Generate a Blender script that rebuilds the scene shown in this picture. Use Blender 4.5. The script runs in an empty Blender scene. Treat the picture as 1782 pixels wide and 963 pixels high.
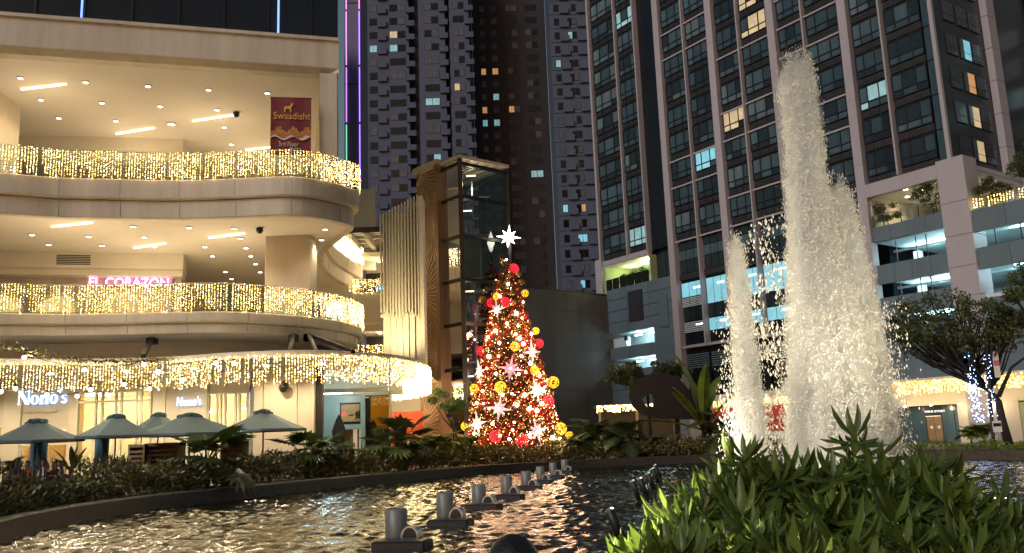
import bpy, bmesh, math, random
import numpy as np
from mathutils import Vector, Matrix
random.seed(7); rng = np.random.default_rng(7)
SC = bpy.context.scene; COL = SC.collection; PI = math.pi
# ------------------------------------------------------------------ camera
F_PX, IMG_W, IMG_H = 1520.0, 1782.0, 963.0
PITCH, ROLL, EYE = math.radians(10.45), math.radians(2.1), 1.8
_f = Vector((0, math.cos(PITCH), math.sin(PITCH)))
_u0 = Vector((0, -math.sin(PITCH), math.cos(PITCH))); _r0 = Vector((1, 0, 0))
_u = _u0*math.cos(ROLL) + _r0*math.sin(ROLL); _r = _r0*math.cos(ROLL) - _u0*math.sin(ROLL)
cam = bpy.data.cameras.new('camera'); cam_o = bpy.data.objects.new('camera', cam); COL.objects.link(cam_o)
m3 = Matrix((_r, _u, -_f)).transposed()
cam_o.matrix_world = Matrix.Translation((0, 0, EYE)) @ m3.to_4x4()
cam.sensor_width = 36.0; cam.lens = 36.0*F_PX/IMG_W; cam.clip_start = 0.1; cam.clip_end = 1500
SC.camera = cam_o
# ------------------------------------------------------------------ night sky, city glow, exposure
W = bpy.data.worlds.new('World'); SC.world = W; W.use_nodes = True
nt = W.node_tree; bg = nt.nodes['Background']
sky = nt.nodes.new('ShaderNodeTexSky'); sky.sky_type = 'NISHITA'; sky.sun_disc = False
sky.sun_elevation = math.radians(2.5); sky.sun_rotation = math.radians(200); sky.air_density = 1.4; sky.dust_density = 2.0; sky.ozone_density = 2.0
nt.links.new(sky.outputs[0], bg.inputs[0]); bg.inputs[1].default_value = 0.15
sl = bpy.data.lights.new('sun', 'SUN'); sl.energy = 1.15; sl.angle = math.radians(30); sl.color = (0.98, 0.95, 0.96)
so = bpy.data.objects.new('sun', sl); COL.objects.link(so)
so.rotation_euler = (math.radians(60), 0, math.radians(-42))
SC.view_settings.view_transform = 'Standard'; SC.view_settings.look = 'None'
SC.view_settings.exposure = 0.22; SC.view_settings.gamma = 1.0
SC.cycles.use_denoising = True
SC.cycles.max_bounces = 4; SC.cycles.diffuse_bounces = 2; SC.cycles.glossy_bounces = 2; SC.cycles.use_adaptive_sampling = True; SC.cycles.adaptive_threshold = 0.03
SC.cycles.volume_bounces = 2; SC.cycles.transparent_max_bounces = 12; SC.cycles.transmission_bounces = 4
SC.cycles.sample_clamp_indirect = 4.0; SC.cycles.caustics_reflective = False; SC.cycles.caustics_refractive = False
# ------------------------------------------------------------------ placing helpers: where a sight line meets a known depth or height
EYEV = Vector((0, 0, EYE))
def ray(x, y): return _f + _r*((x-891.0)/F_PX) + _u*((481.5-y)/F_PX)
def atY(x, y, d): v = ray(x, y); return EYEV + v*(d/v.y)
def atZ(x, y, z): v = ray(x, y); return EYEV + v*((z-EYE)/v.z)
# ------------------------------------------------------------------ materials
MAT = {}
def mat(name, col, rough=0.6, var=0.12, scale=2.0, bump=0.0, bscale=30.0, metal=0.0, spec=0.5, emis=None, es=0.0, evar=0.0, trans=0.0, alpha=1.0, streak=False, coat=0.0, subs=0.0):
    m = bpy.data.materials.new(name); m.use_nodes = True; n = m.node_tree.nodes; L = m.node_tree.links
    b = n['Principled BSDF']
    tc = n.new('ShaderNodeTexCoord'); mp = n.new('ShaderNodeMapping'); L.new(tc.outputs['Object'], mp.inputs[0])
    if streak: mp.inputs['Scale'].default_value = (1.0, 1.0, 0.12)
    no = n.new('ShaderNodeTexNoise'); no.inputs['Scale'].default_value = scale; no.inputs['Detail'].default_value = 5.0; no.inputs['Roughness'].default_value = 0.65
    L.new(mp.outputs[0], no.inputs['Vector'])
    rp = n.new('ShaderNodeValToRGB'); e = rp.color_ramp.elements
    e[0].position = 0.3; e[1].position = 0.7
    e[0].color = tuple(c*(1-var) for c in col) + (1,); e[1].color = tuple(min(1, c*(1+var)) for c in col) + (1,)
    L.new(no.outputs['Fac'], rp.inputs[0]); L.new(rp.outputs[0], b.inputs['Base Color'])
    b.inputs['Roughness'].default_value = rough; b.inputs['Metallic'].default_value = metal
    b.inputs['Specular IOR Level'].default_value = spec
    if coat: b.inputs['Coat Weight'].default_value = coat
    if subs: b.inputs['Subsurface Weight'].default_value = subs
    if trans: b.inputs['Transmission Weight'].default_value = trans
    if alpha < 1: b.inputs['Alpha'].default_value = alpha
    if bump:
        n2 = n.new('ShaderNodeTexNoise'); n2.inputs['Scale'].default_value = bscale; n2.inputs['Detail'].default_value = 4
        L.new(tc.outputs['Object'], n2.inputs['Vector'])
        bp = n.new('ShaderNodeBump'); bp.inputs['Strength'].default_value = bump; bp.inputs['Distance'].default_value = 0.02
        L.new(n2.outputs['Fac'], bp.inputs['Height']); L.new(bp.outputs[0], b.inputs['Normal'])
    if emis:
        if evar:
            r2 = n.new('ShaderNodeValToRGB'); q = r2.color_ramp.elements
            q[0].position = 0.3; q[1].position = 0.7
            q[0].color = tuple(c*(1-evar) for c in emis)+(1,); q[1].color = tuple(emis)+(1,)
            L.new(no.outputs['Fac'], r2.inputs[0]); L.new(r2.outputs[0], b.inputs['Emission Color'])
        else: b.inputs['Emission Color'].default_value = tuple(emis)+(1,)
        b.inputs['Emission Strength'].default_value = es
    MAT[name] = m; return m
def glass(name, col=(0.6, 0.7, 0.72), mixf=0.18, rough=0.03):
    m = bpy.data.materials.new(name); m.use_nodes = True; n = m.node_tree.nodes; L = m.node_tree.links
    n.remove(n['Principled BSDF']); out = n['Material Output']
    t = n.new('ShaderNodeBsdfTransparent'); t.inputs[0].default_value = tuple(col)+(1,)
    g = n.new('ShaderNodeBsdfGlossy'); g.inputs['Roughness'].default_value = rough
    fr = n.new('ShaderNodeFresnel'); fr.inputs[0].default_value = 1.5
    no = n.new('ShaderNodeTexNoise'); no.inputs['Scale'].default_value = 1.5
    ma = n.new('ShaderNodeMath'); ma.operation = 'MULTIPLY_ADD'; ma.inputs[1].default_value = mixf*0.6
    L.new(no.outputs['Fac'], ma.inputs[0]); L.new(fr.outputs[0], ma.inputs[2])
    mx = n.new('ShaderNodeMixShader'); L.new(ma.outputs[0], mx.inputs[0]); L.new(t.outputs[0], mx.inputs[1]); L.new(g.outputs[0], mx.inputs[2])
    L.new(mx.outputs[0], out.inputs[0]); MAT[name] = m; return m
def leafmat(name, col, rough=0.45, var=0.35, scale=1.3, tr=0.25, spec=0.5):
    m = bpy.data.materials.new(name); m.use_nodes = True; n = m.node_tree.nodes; L = m.node_tree.links
    b = n['Principled BSDF']; out = n['Material Output']
    ge = n.new('ShaderNodeNewGeometry'); no = n.new('ShaderNodeTexNoise'); no.inputs['Scale'].default_value = scale; no.inputs['Detail'].default_value = 4
    L.new(ge.outputs['Position'], no.inputs['Vector'])
    ad = n.new('ShaderNodeMath'); ad.operation = 'MULTIPLY_ADD'; ad.inputs[1].default_value = 0.45; L.new(ge.outputs['Random Per Island'], ad.inputs[0]); L.new(no.outputs['Fac'], ad.inputs[2])
    rp = n.new('ShaderNodeValToRGB'); e = rp.color_ramp.elements; e[0].position = 0.35; e[1].position = 1.0
    e[0].color = tuple(c*(1-var) for c in col)+(1,); e[1].color = (col[0]*(1+var*1.6), col[1]*(1+var), col[2]*(1+var*.5), 1)
    L.new(ad.outputs[0], rp.inputs[0]); L.new(rp.outputs[0], b.inputs['Base Color']); b.inputs['Roughness'].default_value = rough
    b.inputs['Specular IOR Level'].default_value = spec
    tl = n.new('ShaderNodeBsdfTranslucent'); L.new(rp.outputs[0], tl.inputs[0])
    mx = n.new('ShaderNodeMixShader'); mx.inputs[0].default_value = tr
    L.new(b.outputs[0], mx.inputs[1]); L.new(tl.outputs[0], mx.inputs[2]); L.new(mx.outputs[0], out.inputs[0])
    MAT[name] = m; return m
def emit(name, col, s, smp=True):
    m = mat(name, tuple(min(1, c) for c in col), 0.5, 0.05, 3.0, emis=col, es=s, evar=0.1)
    if not smp: m.cycles.emission_sampling = 'NONE'
    return m
# masonry, metal, cloth
mat('stone_cream', (0.56, 0.47, 0.35), 0.6, 0.10, 0.6, 0.08, 40, streak=True)
mat('fascia', (0.66, 0.58, 0.45), 0.55, 0.18, 0.8, 0.06, 30, streak=True)
mat('ceiling_paint', (0.80, 0.73, 0.6), 0.8, 0.04, 0.5)
mat('floor_tile', (0.5, 0.44, 0.36), 0.35, 0.1, 1.0)
mat('wall_cream', (0.66, 0.6, 0.48), 0.6, 0.06, 0.8, 0.03)
mat('trim_cream', (0.72, 0.67, 0.54), 0.45, 0.05, 2.0)
mat('travertine', (0.42, 0.36, 0.28), 0.6, 0.22, 1.5, 0.15, 20)
mat('dark_metal', (0.035, 0.034, 0.035), 0.4, 0.2, 3.0, metal=0.5)
mat('black_paint', (0.015, 0.014, 0.014), 0.45, 0.2, 3.0)
mat('steel', (0.45, 0.45, 0.44), 0.35, 0.2, 5.0, metal=0.9)
mat('rusty_steel', (0.22, 0.225, 0.215), 0.45, 0.35, 5.0, 0.2, 25, metal=0.2, streak=True)
mat('bronze', (0.34, 0.21, 0.13), 0.45, 0.08, 0.7, metal=0.3)
mat('bronze_rib', (0.6, 0.44, 0.3), 0.4, 0.2, 2.0, metal=0.3)
mat('concrete', (0.33, 0.31, 0.28), 0.8, 0.2, 0.8, 0.15, 25, streak=True)
mat('concrete_dark', (0.15, 0.13, 0.115), 0.8, 0.25, 0.3, 0.15, 20, streak=True)
mat('granite_rim', (0.045, 0.037, 0.03), 0.5, 0.35, 5.0, 0.2, 60)
mat('paving', (0.20, 0.18, 0.15), 0.6, 0.25, 1.5, 0.1, 30)
mat('soil', (0.05, 0.038, 0.026), 0.9, 0.4, 4.0, 0.5, 12)
mat('pillar_panel', (0.44, 0.41, 0.43), 0.5, 0.08, 0.4, streak=True)
mat('podium_panel', (0.13, 0.18, 0.21), 0.5, 0.15, 0.4, streak=True)
mat('louvre', (0.03, 0.03, 0.034), 0.6, 0.2, 3.0)
mat('mullion_dark', (0.008, 0.009, 0.011), 0.4, 0.2, 3.0)
mat('tower_dark', (0.008, 0.011, 0.016), 0.25, 0.4, 0.3)
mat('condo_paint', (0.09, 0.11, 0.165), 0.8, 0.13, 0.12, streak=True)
mat('condo_shade', (0.045, 0.044, 0.05), 0.85, 0.2, 0.12, streak=True)  # condo face in shadow, its shade put into a darker colour
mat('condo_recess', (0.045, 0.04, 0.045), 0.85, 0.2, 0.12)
mat('window_dark', (0.012, 0.013, 0.016), 0.12, 0.4, 0.6)
mat('window_curtain', (0.10, 0.105, 0.12), 0.5, 0.3, 1.2)
for k, c in enumerate(((0.07, 0.12, 0.145), (0.045, 0.08, 0.10), (0.018, 0.03, 0.04), (0.12, 0.17, 0.185))):
    mat('pane_%d' % k, c, 0.16, 0.45, 0.55, streak=True, coat=0.5)
mat('umbrella_cloth', (0.10, 0.145, 0.155), 0.8, 0.12, 1.5, 0.2, 60)
mat('umbrella_top', (0.035, 0.065, 0.095), 0.85, 0.3, 4.0, 0.4, 30)
mat('blue_cloth', (0.06, 0.13, 0.2), 0.85, 0.25, 4.0, 0.4, 30)
mat('black_cloth', (0.014, 0.015, 0.02), 0.8, 0.3, 4.0, 0.4, 30)
mat('wood', (0.24, 0.16, 0.085), 0.6, 0.3, 3.0, 0.2, 30)
mat('red_hoarding', (0.62, 0.08, 0.035), 0.5, 0.12, 0.7, 0.25, 3)
mat('bark', (0.10, 0.075, 0.055), 0.9, 0.4, 5.0, 0.6, 14)
mat('bark_dark', (0.035, 0.028, 0.022), 0.9, 0.4, 5.0, 0.6, 14)
mat('skin', (0.42, 0.25, 0.17), 0.55, 0.08, 5.0, subs=0.05)
mat('hair', (0.012, 0.009, 0.008), 0.5, 0.4, 40.0, 0.3, 90)
mat('shirt_grey', (0.16, 0.16, 0.17), 0.85, 0.15, 8.0, 0.2, 50)
mat('shirt_white', (0.6, 0.58, 0.55), 0.85, 0.1, 8.0, 0.2, 50)
mat('shirt_black', (0.02, 0.02, 0.022), 0.85, 0.2, 8.0, 0.2, 50)
mat('shirt_rust', (0.4, 0.16, 0.07), 0.85, 0.15, 8.0, 0.2, 50)
mat('trousers', (0.03, 0.035, 0.05), 0.85, 0.2, 8.0, 0.2, 50)
mat('teal_frame', (0.33, 0.40, 0.37), 0.5, 0.1, 1.0)
mat('sign_wood', (0.45, 0.24, 0.08), 0.5, 0.2, 3.0)
mat('ink', (0.015, 0.01, 0.008), 0.6, 0.2, 5)
mat('banner_red', (0.19, 0.022, 0.024), 0.6, 0.15, 1.0)
mat('banner_gold', (0.75, 0.48, 0.1), 0.5, 0.15, 8.0)
mat('banner_white', (0.75, 0.7, 0.6), 0.6, 0.1, 8.0)
mat('banner_food', (0.5, 0.2, 0.05), 0.6, 0.7, 9.0)
mat('banner_pink', (0.65, 0.15, 0.2), 0.6, 0.1, 3)
mat('sculpture_metal', (0.016, 0.013, 0.012), 0.5, 0.25, 2.0, 0.1, 20, metal=0.3)
mat('bauble_bronze', (0.5, 0.3, 0.13), 0.22, 0.2, 4.0, metal=0.8)
mat('ribbon_red', (0.5, 0.02, 0.025), 0.5, 0.3, 4.0)
mat('white_paint', (0.75, 0.75, 0.72), 0.4, 0.06, 3)
glass('rail_glass', (0.85, 0.9, 0.88), 0.10); glass('lift_glass', (0.42, 0.46, 0.48), 0.25); glass('shop_glass', (0.7, 0.72, 0.66), 0.2)
leafmat('leaf_hedge', (0.125, 0.135, 0.05), 0.3, 0.6, 1.5, 0.15, 0.9)
leafmat('leaf_bush', (0.10, 0.165, 0.03), 0.38, 0.45, 2.5, 0.3, 0.6)
leafmat('leaf_palm', (0.05, 0.085, 0.03), 0.4, 0.45, 1.5, 0.2, 0.5)
leafmat('leaf_bright', (0.14, 0.21, 0.035), 0.45, 0.4, 1.5, 0.35)
leafmat('leaf_tree', (0.06, 0.085, 0.03), 0.5, 0.5, 0.8, 0.2)
leafmat('leaf_feather', (0.12, 0.23, 0.09), 0.5, 0.4, 0.8, 0.3)
leafmat('tuft_red', (0.42, 0.02, 0.018), 0.4, 0.5, 2.0, 0.2)
leafmat('tuft_green', (0.04, 0.06, 0.02), 0.5, 0.5, 2.0, 0.2)
leafmat('tuft_gold', (0.36, 0.17, 0.045), 0.4, 0.4, 2.0, 0.2)
leafmat('spike_purple', (0.06, 0.035, 0.035), 0.6, 0.4, 2.0, 0.1)
# things that give off light
emit('led_gold', (1.0, 0.62, 0.15), 10.5); emit('led_white', (1.0, 0.81, 0.42), 19.0); emit('led_amber', (0.9, 0.5, 0.12), 2.2)
emit('led_fire', (1.0, 0.42, 0.13), 8.0)
emit('downlight', (1.0, 0.85, 0.6), 16.0); emit('strip_light', (1.0, 0.82, 0.5), 5.0)
emit('globe_light', (1.0, 0.86, 0.6), 14.0); emit('lamp_fire', (1.0, 0.72, 0.40), 22.0)
emit('star_white', (1.0, 0.98, 0.85), 6.0); emit('star_silver', (0.85, 0.75, 0.8), 0.42); emit('star_mint', (0.7, 0.9, 0.8), 0.42); emit('star_pink', (0.9, 0.45, 0.6), 0.45)
emit('wire_red', (1.0, 0.03, 0.06), 1.1); emit('wire_yellow', (1.0, 0.66, 0.04), 1.0)
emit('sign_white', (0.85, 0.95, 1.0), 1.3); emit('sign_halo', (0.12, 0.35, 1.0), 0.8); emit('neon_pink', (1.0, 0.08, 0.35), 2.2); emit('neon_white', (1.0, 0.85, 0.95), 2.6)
emit('sign_blue', (0.05, 0.45, 0.9), 1.6); emit('sign_red', (0.9, 0.05, 0.03), 1.2)
emit('led_violet', (0.5, 0.2, 1.0), 2.0); emit('led_blue', (0.15, 0.28, 1.0), 2.2); emit('led_magenta', (0.9, 0.25, 0.8), 1.8); emit('led_green', (0.3, 0.8, 0.5), 1.2)
mat('shop_lit', (0.6, 0.5, 0.3), 0.15, 0.1, 1.0, emis=(1.0, 0.74, 0.30), es=0.62, evar=0.25)
mat('parking_wall', (0.62, 0.72, 0.74), 0.7, 0.08, 0.5)
emit('tube_cyan', (0.7, 0.95, 1.0), 9.0)
mat('lit_cyan', (0.3, 0.45, 0.5), 0.2, 0.1, 1.0, emis=(0.16, 0.55, 0.68), es=0.8, evar=0.3)
mat('lit_cool', (0.3, 0.4, 0.45), 0.2, 0.1, 1.0, emis=(0.28, 0.6, 0.62), es=0.55, evar=0.45)
mat('lit_warm', (0.4, 0.35, 0.25), 0.2, 0.1, 1.0, emis=(0.85, 0.62, 0.34), es=0.6, evar=0.45)
mat('lit_amber', (0.4, 0.3, 0.2), 0.2, 0.1, 1.0, emis=(0.9, 0.42, 0.14), es=0.5, evar=0.4)
emit('blue_bulb', (0.35, 0.55, 1.0), 9.0)
emit('lit_sign', (1.0, 0.95, 0.85), 1.2)
# ------------------------------------------------------------------ mesh helpers
class MB:
    def __init__(s): s.v = []; s.f = []; s.m = []
    def add(s, vs, fs, mi=0):
        b = len(s.v); s.v += [tuple(q) for q in vs]; s.f += [tuple(i+b for i in q) for q in fs]; s.m += [mi]*len(fs); return s
    def box(s, x0, y0, z0, x1, y1, z1, mi=0, T=None):
        v = [Vector(q) for q in ((x0,y0,z0),(x1,y0,z0),(x1,y1,z0),(x0,y1,z0),(x0,y0,z1),(x1,y0,z1),(x1,y1,z1),(x0,y1,z1))]
        if T is not None: v = [T @ q for q in v]
        return s.add(v, [(3,2,1,0),(4,5,6,7),(0,1,5,4),(1,2,6,5),(2,3,7,6),(3,0,4,7)], mi)
    def bar(s, a, b, w, h=None, mi=0):
        a = Vector(a); b = Vector(b); h = h or w; d = b-a; L = d.length
        if L < 1e-6: return s
        T = Matrix.Translation(a) @ d.to_track_quat('X', 'Z').to_matrix().to_4x4()
        return s.box(0, -w/2, -h/2, L, w/2, h/2, mi, T)
    def prism(s, poly, z0, z1, mi=0, T=None):
        n = len(poly); v = [Vector((x, y, z0)) for x, y in poly] + [Vector((x, y, z1)) for x, y in poly]
        if T is not None: v = [T @ q for q in v]
        return s.add(v, [tuple(range(n-1, -1, -1)), tuple(range(n, 2*n))] + [(i, (i+1) % n, n+(i+1) % n, n+i) for i in range(n)], mi)
    def tube(s, pts, rad, n=6, mi=0, caps=True):
        pts = [Vector(p) for p in pts]; k = len(pts); rs = rad if isinstance(rad, (list, tuple)) else [rad]*k; vs = []
        for i, p in enumerate(pts):
            t = (pts[min(i+1, k-1)] - pts[max(i-1, 0)]).normalized()
            q = t.to_track_quat('Z', 'Y')
            for j in range(n):
                a = 2*PI*j/n; vs.append(p + q @ Vector((math.cos(a)*rs[i], math.sin(a)*rs[i], 0)))
        fs = [(i*n+j, i*n+(j+1) % n, (i+1)*n+(j+1) % n, (i+1)*n+j) for i in range(k-1) for j in range(n)]
        if caps: fs += [tuple(range(n-1, -1, -1)), tuple(range((k-1)*n, k*n))]
        return s.add(vs, fs, mi)
    def lathe(s, prof, n=16, c=(0, 0, 0), mi=0, wob=None):
        vs = []; k = len(prof)
        for i, (r, z) in enumerate(prof):
            for j in range(n):
                a = 2*PI*j/n; rr = r*(wob(a, i) if wob else 1); vs.append((c[0]+math.cos(a)*rr, c[1]+math.sin(a)*rr, c[2]+z))
        fs = [(i*n+j, i*n+(j+1) % n, (i+1)*n+(j+1) % n, (i+1)*n+j) for i in range(k-1) for j in range(n)]
        fs += [tuple(range(n-1, -1, -1)), tuple(range((k-1)*n, k*n))]
        return s.add(vs, fs, mi)
    def sphere(s, c, r, n=8, mi=0, sz=1.0):
        pr = [(max(1e-3, r*math.sin(PI*i/n)), -r*sz*math.cos(PI*i/n)) for i in range(n+1)]
        return s.lathe(pr, n+2, c, mi)
    def build(s, name, mats, parent=None, smooth=False, bevel=0.0):
        me = bpy.data.meshes.new(name); me.from_pydata(s.v, [], s.f)
        for q in (mats if isinstance(mats, (list, tuple)) else [mats]): me.materials.append(MAT[q])
        if any(s.m): me.polygons.foreach_set('material_index', s.m)
        if smooth: me.polygons.foreach_set('use_smooth', [True]*len(s.f))
        me.update()
        if bevel:
            bm = bmesh.new(); bm.from_mesh(me); bmesh.ops.bevel(bm, geom=bm.edges[:], offset=bevel, segments=1, affect='EDGES', clamp_overlap=True); bm.to_mesh(me); bm.free()
        return link(name, me, parent)
def link(name, me, parent=None, loc=None, rot=None, scale=None):
    o = bpy.data.objects.new(name, me); COL.objects.link(o)
    if parent is not None: o.parent = parent
    if loc is not None: o.location = loc
    if rot is not None: o.rotation_euler = rot
    if scale is not None: o.scale = scale
    return o
def thing(name, label, cat, loc=(0, 0, 0), rz=0.0, group=None):
    o = bpy.data.objects.new(name, None); COL.objects.link(o); o.location = loc; o.rotation_euler = (0, 0, rz); o.empty_display_size = 0.2
    return tag(o, label, cat, group)
def tag(o, label, cat, group=None, kind=None):
    o['label'] = label; o['category'] = cat
    if group: o['group'] = group
    if kind: o['kind'] = kind
    return o
def struct(o): o['kind'] = 'structure'; return o
def stuff(o): o['kind'] = 'stuff'; return o
def copy_tree(o, parent=None):
    c = o.copy(); COL.objects.link(c); c.parent = parent
    for ch in o.children: copy_tree(ch, c)
    return c
def npmesh(name, V, faces, mats, mi=None, smooth=False, parent=None):
    # V (n,3), faces (m,k) numpy: fast build of very many small faces
    me = bpy.data.meshes.new(name); V = np.asarray(V, np.float32); Fa = np.asarray(faces, np.int32); m, k = Fa.shape
    me.vertices.add(len(V)); me.vertices.foreach_set('co', V.ravel())
    me.loops.add(m*k); me.loops.foreach_set('vertex_index', Fa.ravel())
    me.polygons.add(m); me.polygons.foreach_set('loop_start', np.arange(0, m*k, k, dtype=np.int32))
    for q in (mats if isinstance(mats, (list, tuple)) else [mats]): me.materials.append(MAT[q])
    if mi is not None: me.polygons.foreach_set('material_index', np.asarray(mi, np.int32))
    if smooth: me.polygons.foreach_set('use_smooth', np.ones(m, bool))
    me.update(calc_edges=True); me.validate()
    return link(name, me, parent)
OCT_V = np.array([(1,0,0),(-1,0,0),(0,1,0),(0,-1,0),(0,0,1),(0,0,-1)], float)
OCT_F = np.array([(0,2,4),(2,1,4),(1,3,4),(3,0,4),(2,0,5),(1,2,5),(3,1,5),(0,3,5)])
def bulbs(name, P, R, mats, mi=None, parent=None, stretch=None):
    P = np.asarray(P); n = len(P); R = np.broadcast_to(np.asarray(R, float), (n,))
    O = OCT_V*(np.array(stretch) if stretch is not None else 1.0)
    V = (P[:, None, :] + O[None]*R[:, None, None]).reshape(-1, 3)
    Fc = (OCT_F[None] + (np.arange(n)*6)[:, None, None]).reshape(-1, 3)
    return npmesh(name, V, Fc, mats, None if mi is None else np.repeat(mi, 8), parent=parent)
def frames(D, up=None):
    # orthonormal frames along directions D (n,3)
    D = D/np.linalg.norm(D, axis=1, keepdims=True); a = rng.normal(size=D.shape) if up is None else np.broadcast_to(up, D.shape)
    S = np.cross(D, a); S /= np.linalg.norm(S, axis=1, keepdims=True)+1e-9; return D, S, np.cross(S, D)
LEAF = np.array([(0,0,0),(-.5,.35,.06),(.5,.35,.06),(-.36,.72,.02),(.36,.72,.02),(0,1,-.1),(0,.4,-.04)], float)
LEAF_F = np.array([(0,2,6,1),(1,6,5,3),(6,2,4,5)])
def leaves(name, P, D, Lh, Wd, mats, mi=None, parent=None, up=None):
    P = np.asarray(P, float); n = len(P); D, S, U = frames(np.asarray(D, float), up)
    Lh = np.broadcast_to(np.asarray(Lh, float), (n,)); Wd = np.broadcast_to(np.asarray(Wd, float), (n,))
    V = P[:, None] + S[:, None]*(LEAF[None, :, 0:1]*Wd[:, None, None]) + D[:, None]*(LEAF[None, :, 1:2]*Lh[:, None, None]) + U[:, None]*(LEAF[None, :, 2:3]*Lh[:, None, None])
    Fc = (LEAF_F[None] + (np.arange(n)*7)[:, None, None]).reshape(-1, 4)
    return npmesh(name, V.reshape(-1, 3), Fc, mats, None if mi is None else np.repeat(mi, 3), parent=parent)
def smooth_curve(pts, step=0.25):
    P = np.array(pts, float); Q = np.vstack([2*P[0]-P[1], P, 2*P[-1]-P[-2]]); out = []
    for i in range(1, len(Q)-2):
        p0, p1, p2, p3 = Q[i-1], Q[i], Q[i+1], Q[i+2]; n = max(2, int(np.linalg.norm(p2-p1)/step))
        for k in range(n):
            t = k/n; out.append(.5*((2*p1)+(-p0+p2)*t+(2*p0-5*p1+4*p2-p3)*t*t+(-p0+3*p1-3*p2+p3)*t**3))
    out.append(P[-1]); return np.array(out)
def resample(C, step):
    s = np.r_[0, np.cumsum(np.linalg.norm(np.diff(C, axis=0), axis=1))]; n = max(2, int(s[-1]/step))
    t = np.linspace(0, s[-1], n); return np.stack([np.interp(t, s, C[:, k]) for k in range(C.shape[1])], 1)
def normals2(C):   # to the right of travel
    T = np.gradient(C, axis=0); T /= np.linalg.norm(T, axis=1, keepdims=True)+1e-9; return np.stack([T[:, 1], -T[:, 0]], 1)
def sweep(mb, C, prof, mi=0, closed_prof=True):
    N = normals2(C); k = len(prof); vs = []
    for p, q in zip(C, N):
        for o, z in prof: vs.append((p[0]+q[0]*o, p[1]+q[1]*o, z))
    n = len(C); rngk = range(k) if closed_prof else range(k-1)
    fs = [(i*k+j, i*k+(j+1) % k, (i+1)*k+(j+1) % k, (i+1)*k+j) for i in range(n-1) for j in rngk]
    if closed_prof: fs += [tuple(range(k)), tuple(range((n-1)*k+k-1, (n-1)*k-1, -1))]
    return mb.add(vs, fs, mi)
def text_mesh(txt, size, ext=0.02, align='LEFT'):
    cu = bpy.data.curves.new('txt', 'FONT'); cu.body = txt; cu.size = size; cu.extrude = ext; cu.align_x = align; cu.resolution_u = 3
    o = bpy.data.objects.new('txt', cu); COL.objects.link(o); dg = bpy.context.evaluated_depsgraph_get()
    me = bpy.data.meshes.new_from_object(o.evaluated_get(dg)); bpy.data.objects.remove(o); bpy.data.curves.remove(cu); return me
def text(name, txt, size, m, parent, loc, rz=0.0, ext=0.02, align='LEFT', sx=1.0):
    me = text_mesh(txt, size, ext, align); me.materials.clear(); me.materials.append(MAT[m])
    return link(name, me, parent, loc, (PI/2, 0, rz), (sx, 1, 1))
def lamp(kind, name, loc, energy, col, parent=None, size=0.2, rot=None, spot=None, blend=0.4):
    l = bpy.data.lights.new(name, kind); l.energy = energy; l.color = col
    if kind == 'AREA': l.shape = 'DISK'; l.size = size
    elif kind in ('POINT', 'SPOT'): l.shadow_soft_size = size
    if kind == 'SPOT' and spot: l.spot_size = math.radians(spot); l.spot_blend = blend
    o = bpy.data.objects.new(name, l); COL.objects.link(o); o.location = loc
    if rot is not None: o.rotation_euler = rot
    if parent is not None: o.parent = parent
    return o
# ================================================================== the setting: ground, pool rim, water
GZ = 0.35
POOL = [(-9.0,13.5),(-10.6,17.5),(-11.6,22.5),(-11.3,27.8),(-9.4,32.4),(-6.5,38.8),(-1.8,46),(3,49),(9.8,50.6),(15,49.3),(20,44.7),(22,39),(22.8,31),(21.5,22),(17.5,14),(11,9),(3,7),(-4,8.5)]
def closed_curve(pts, step):
    C = smooth_curve(pts[-3:] + pts + pts[:3], 0.2); n = len(pts)
    # keep exactly one turn
    i0 = np.argmin(np.linalg.norm(C-np.array(pts[0]), axis=1) + (np.arange(len(C)) > len(C)//2)*1e3)
    i1 = np.argmin(np.linalg.norm(C-np.array(pts[0]), axis=1) + (np.arange(len(C)) < len(C)//2)*1e3)
    return resample(C[i0:i1+1], step)
POOLC = closed_curve(POOL, 0.5)[:-1]
def inside(px_, py_, poly):
    c = np.zeros(px_.shape, bool); x1, y1 = poly[:, 0], poly[:, 1]; x2, y2 = np.roll(x1, -1), np.roll(y1, -1)
    for a, b, c2, d in zip(x1, y1, x2, y2):
        cond = ((b > py_) != (d > py_)); xx = (c2-a)*(py_-b)/(d-b+1e-12)+a; c ^= cond & (px_ < xx)
    return c
def ground():
    bm = bmesh.new(); N = normals2(POOLC)
    outer = [bm.verts.new(p) for p in ((-500,-200,GZ),(500,-200,GZ),(500,800,GZ),(-500,800,GZ))]
    inner = [bm.verts.new((p[0]-n[0]*.3, p[1]-n[1]*.3, GZ)) for p, n in zip(POOLC, N)]
    es = [bm.edges.new((outer[i], outer[(i+1) % 4])) for i in range(4)] + [bm.edges.new((inner[i], inner[(i+1) % len(inner)])) for i in range(len(inner))]
    bmesh.ops.triangle_fill(bm, edges=es, use_beauty=True, normal=(0, 0, 1))
    me = bpy.data.meshes.new('plaza_ground'); bm.to_mesh(me); bm.free(); me.materials.append(MAT['paving']); struct(link('plaza_ground', me))
    mb = MB(); Cc = np.vstack([POOLC, POOLC[:1]])
    sweep(mb, Cc, [(0,-.6),(0,.43),(-.04,.47),(-.42,.47),(-.46,.43),(-.46,-.6)]); struct(mb.build('pool_rim', 'granite_rim'))
    # pool floor
    mb = MB(); mb.add([(p[0], p[1], -.55) for p in POOLC], [tuple(range(len(POOLC)-1, -1, -1))]); struct(mb.build('pool_floor', 'granite_rim'))
ground()
JETS = [(8.8, 25.0), (7.15, 24.5), (9.75, 25.3)]
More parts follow.
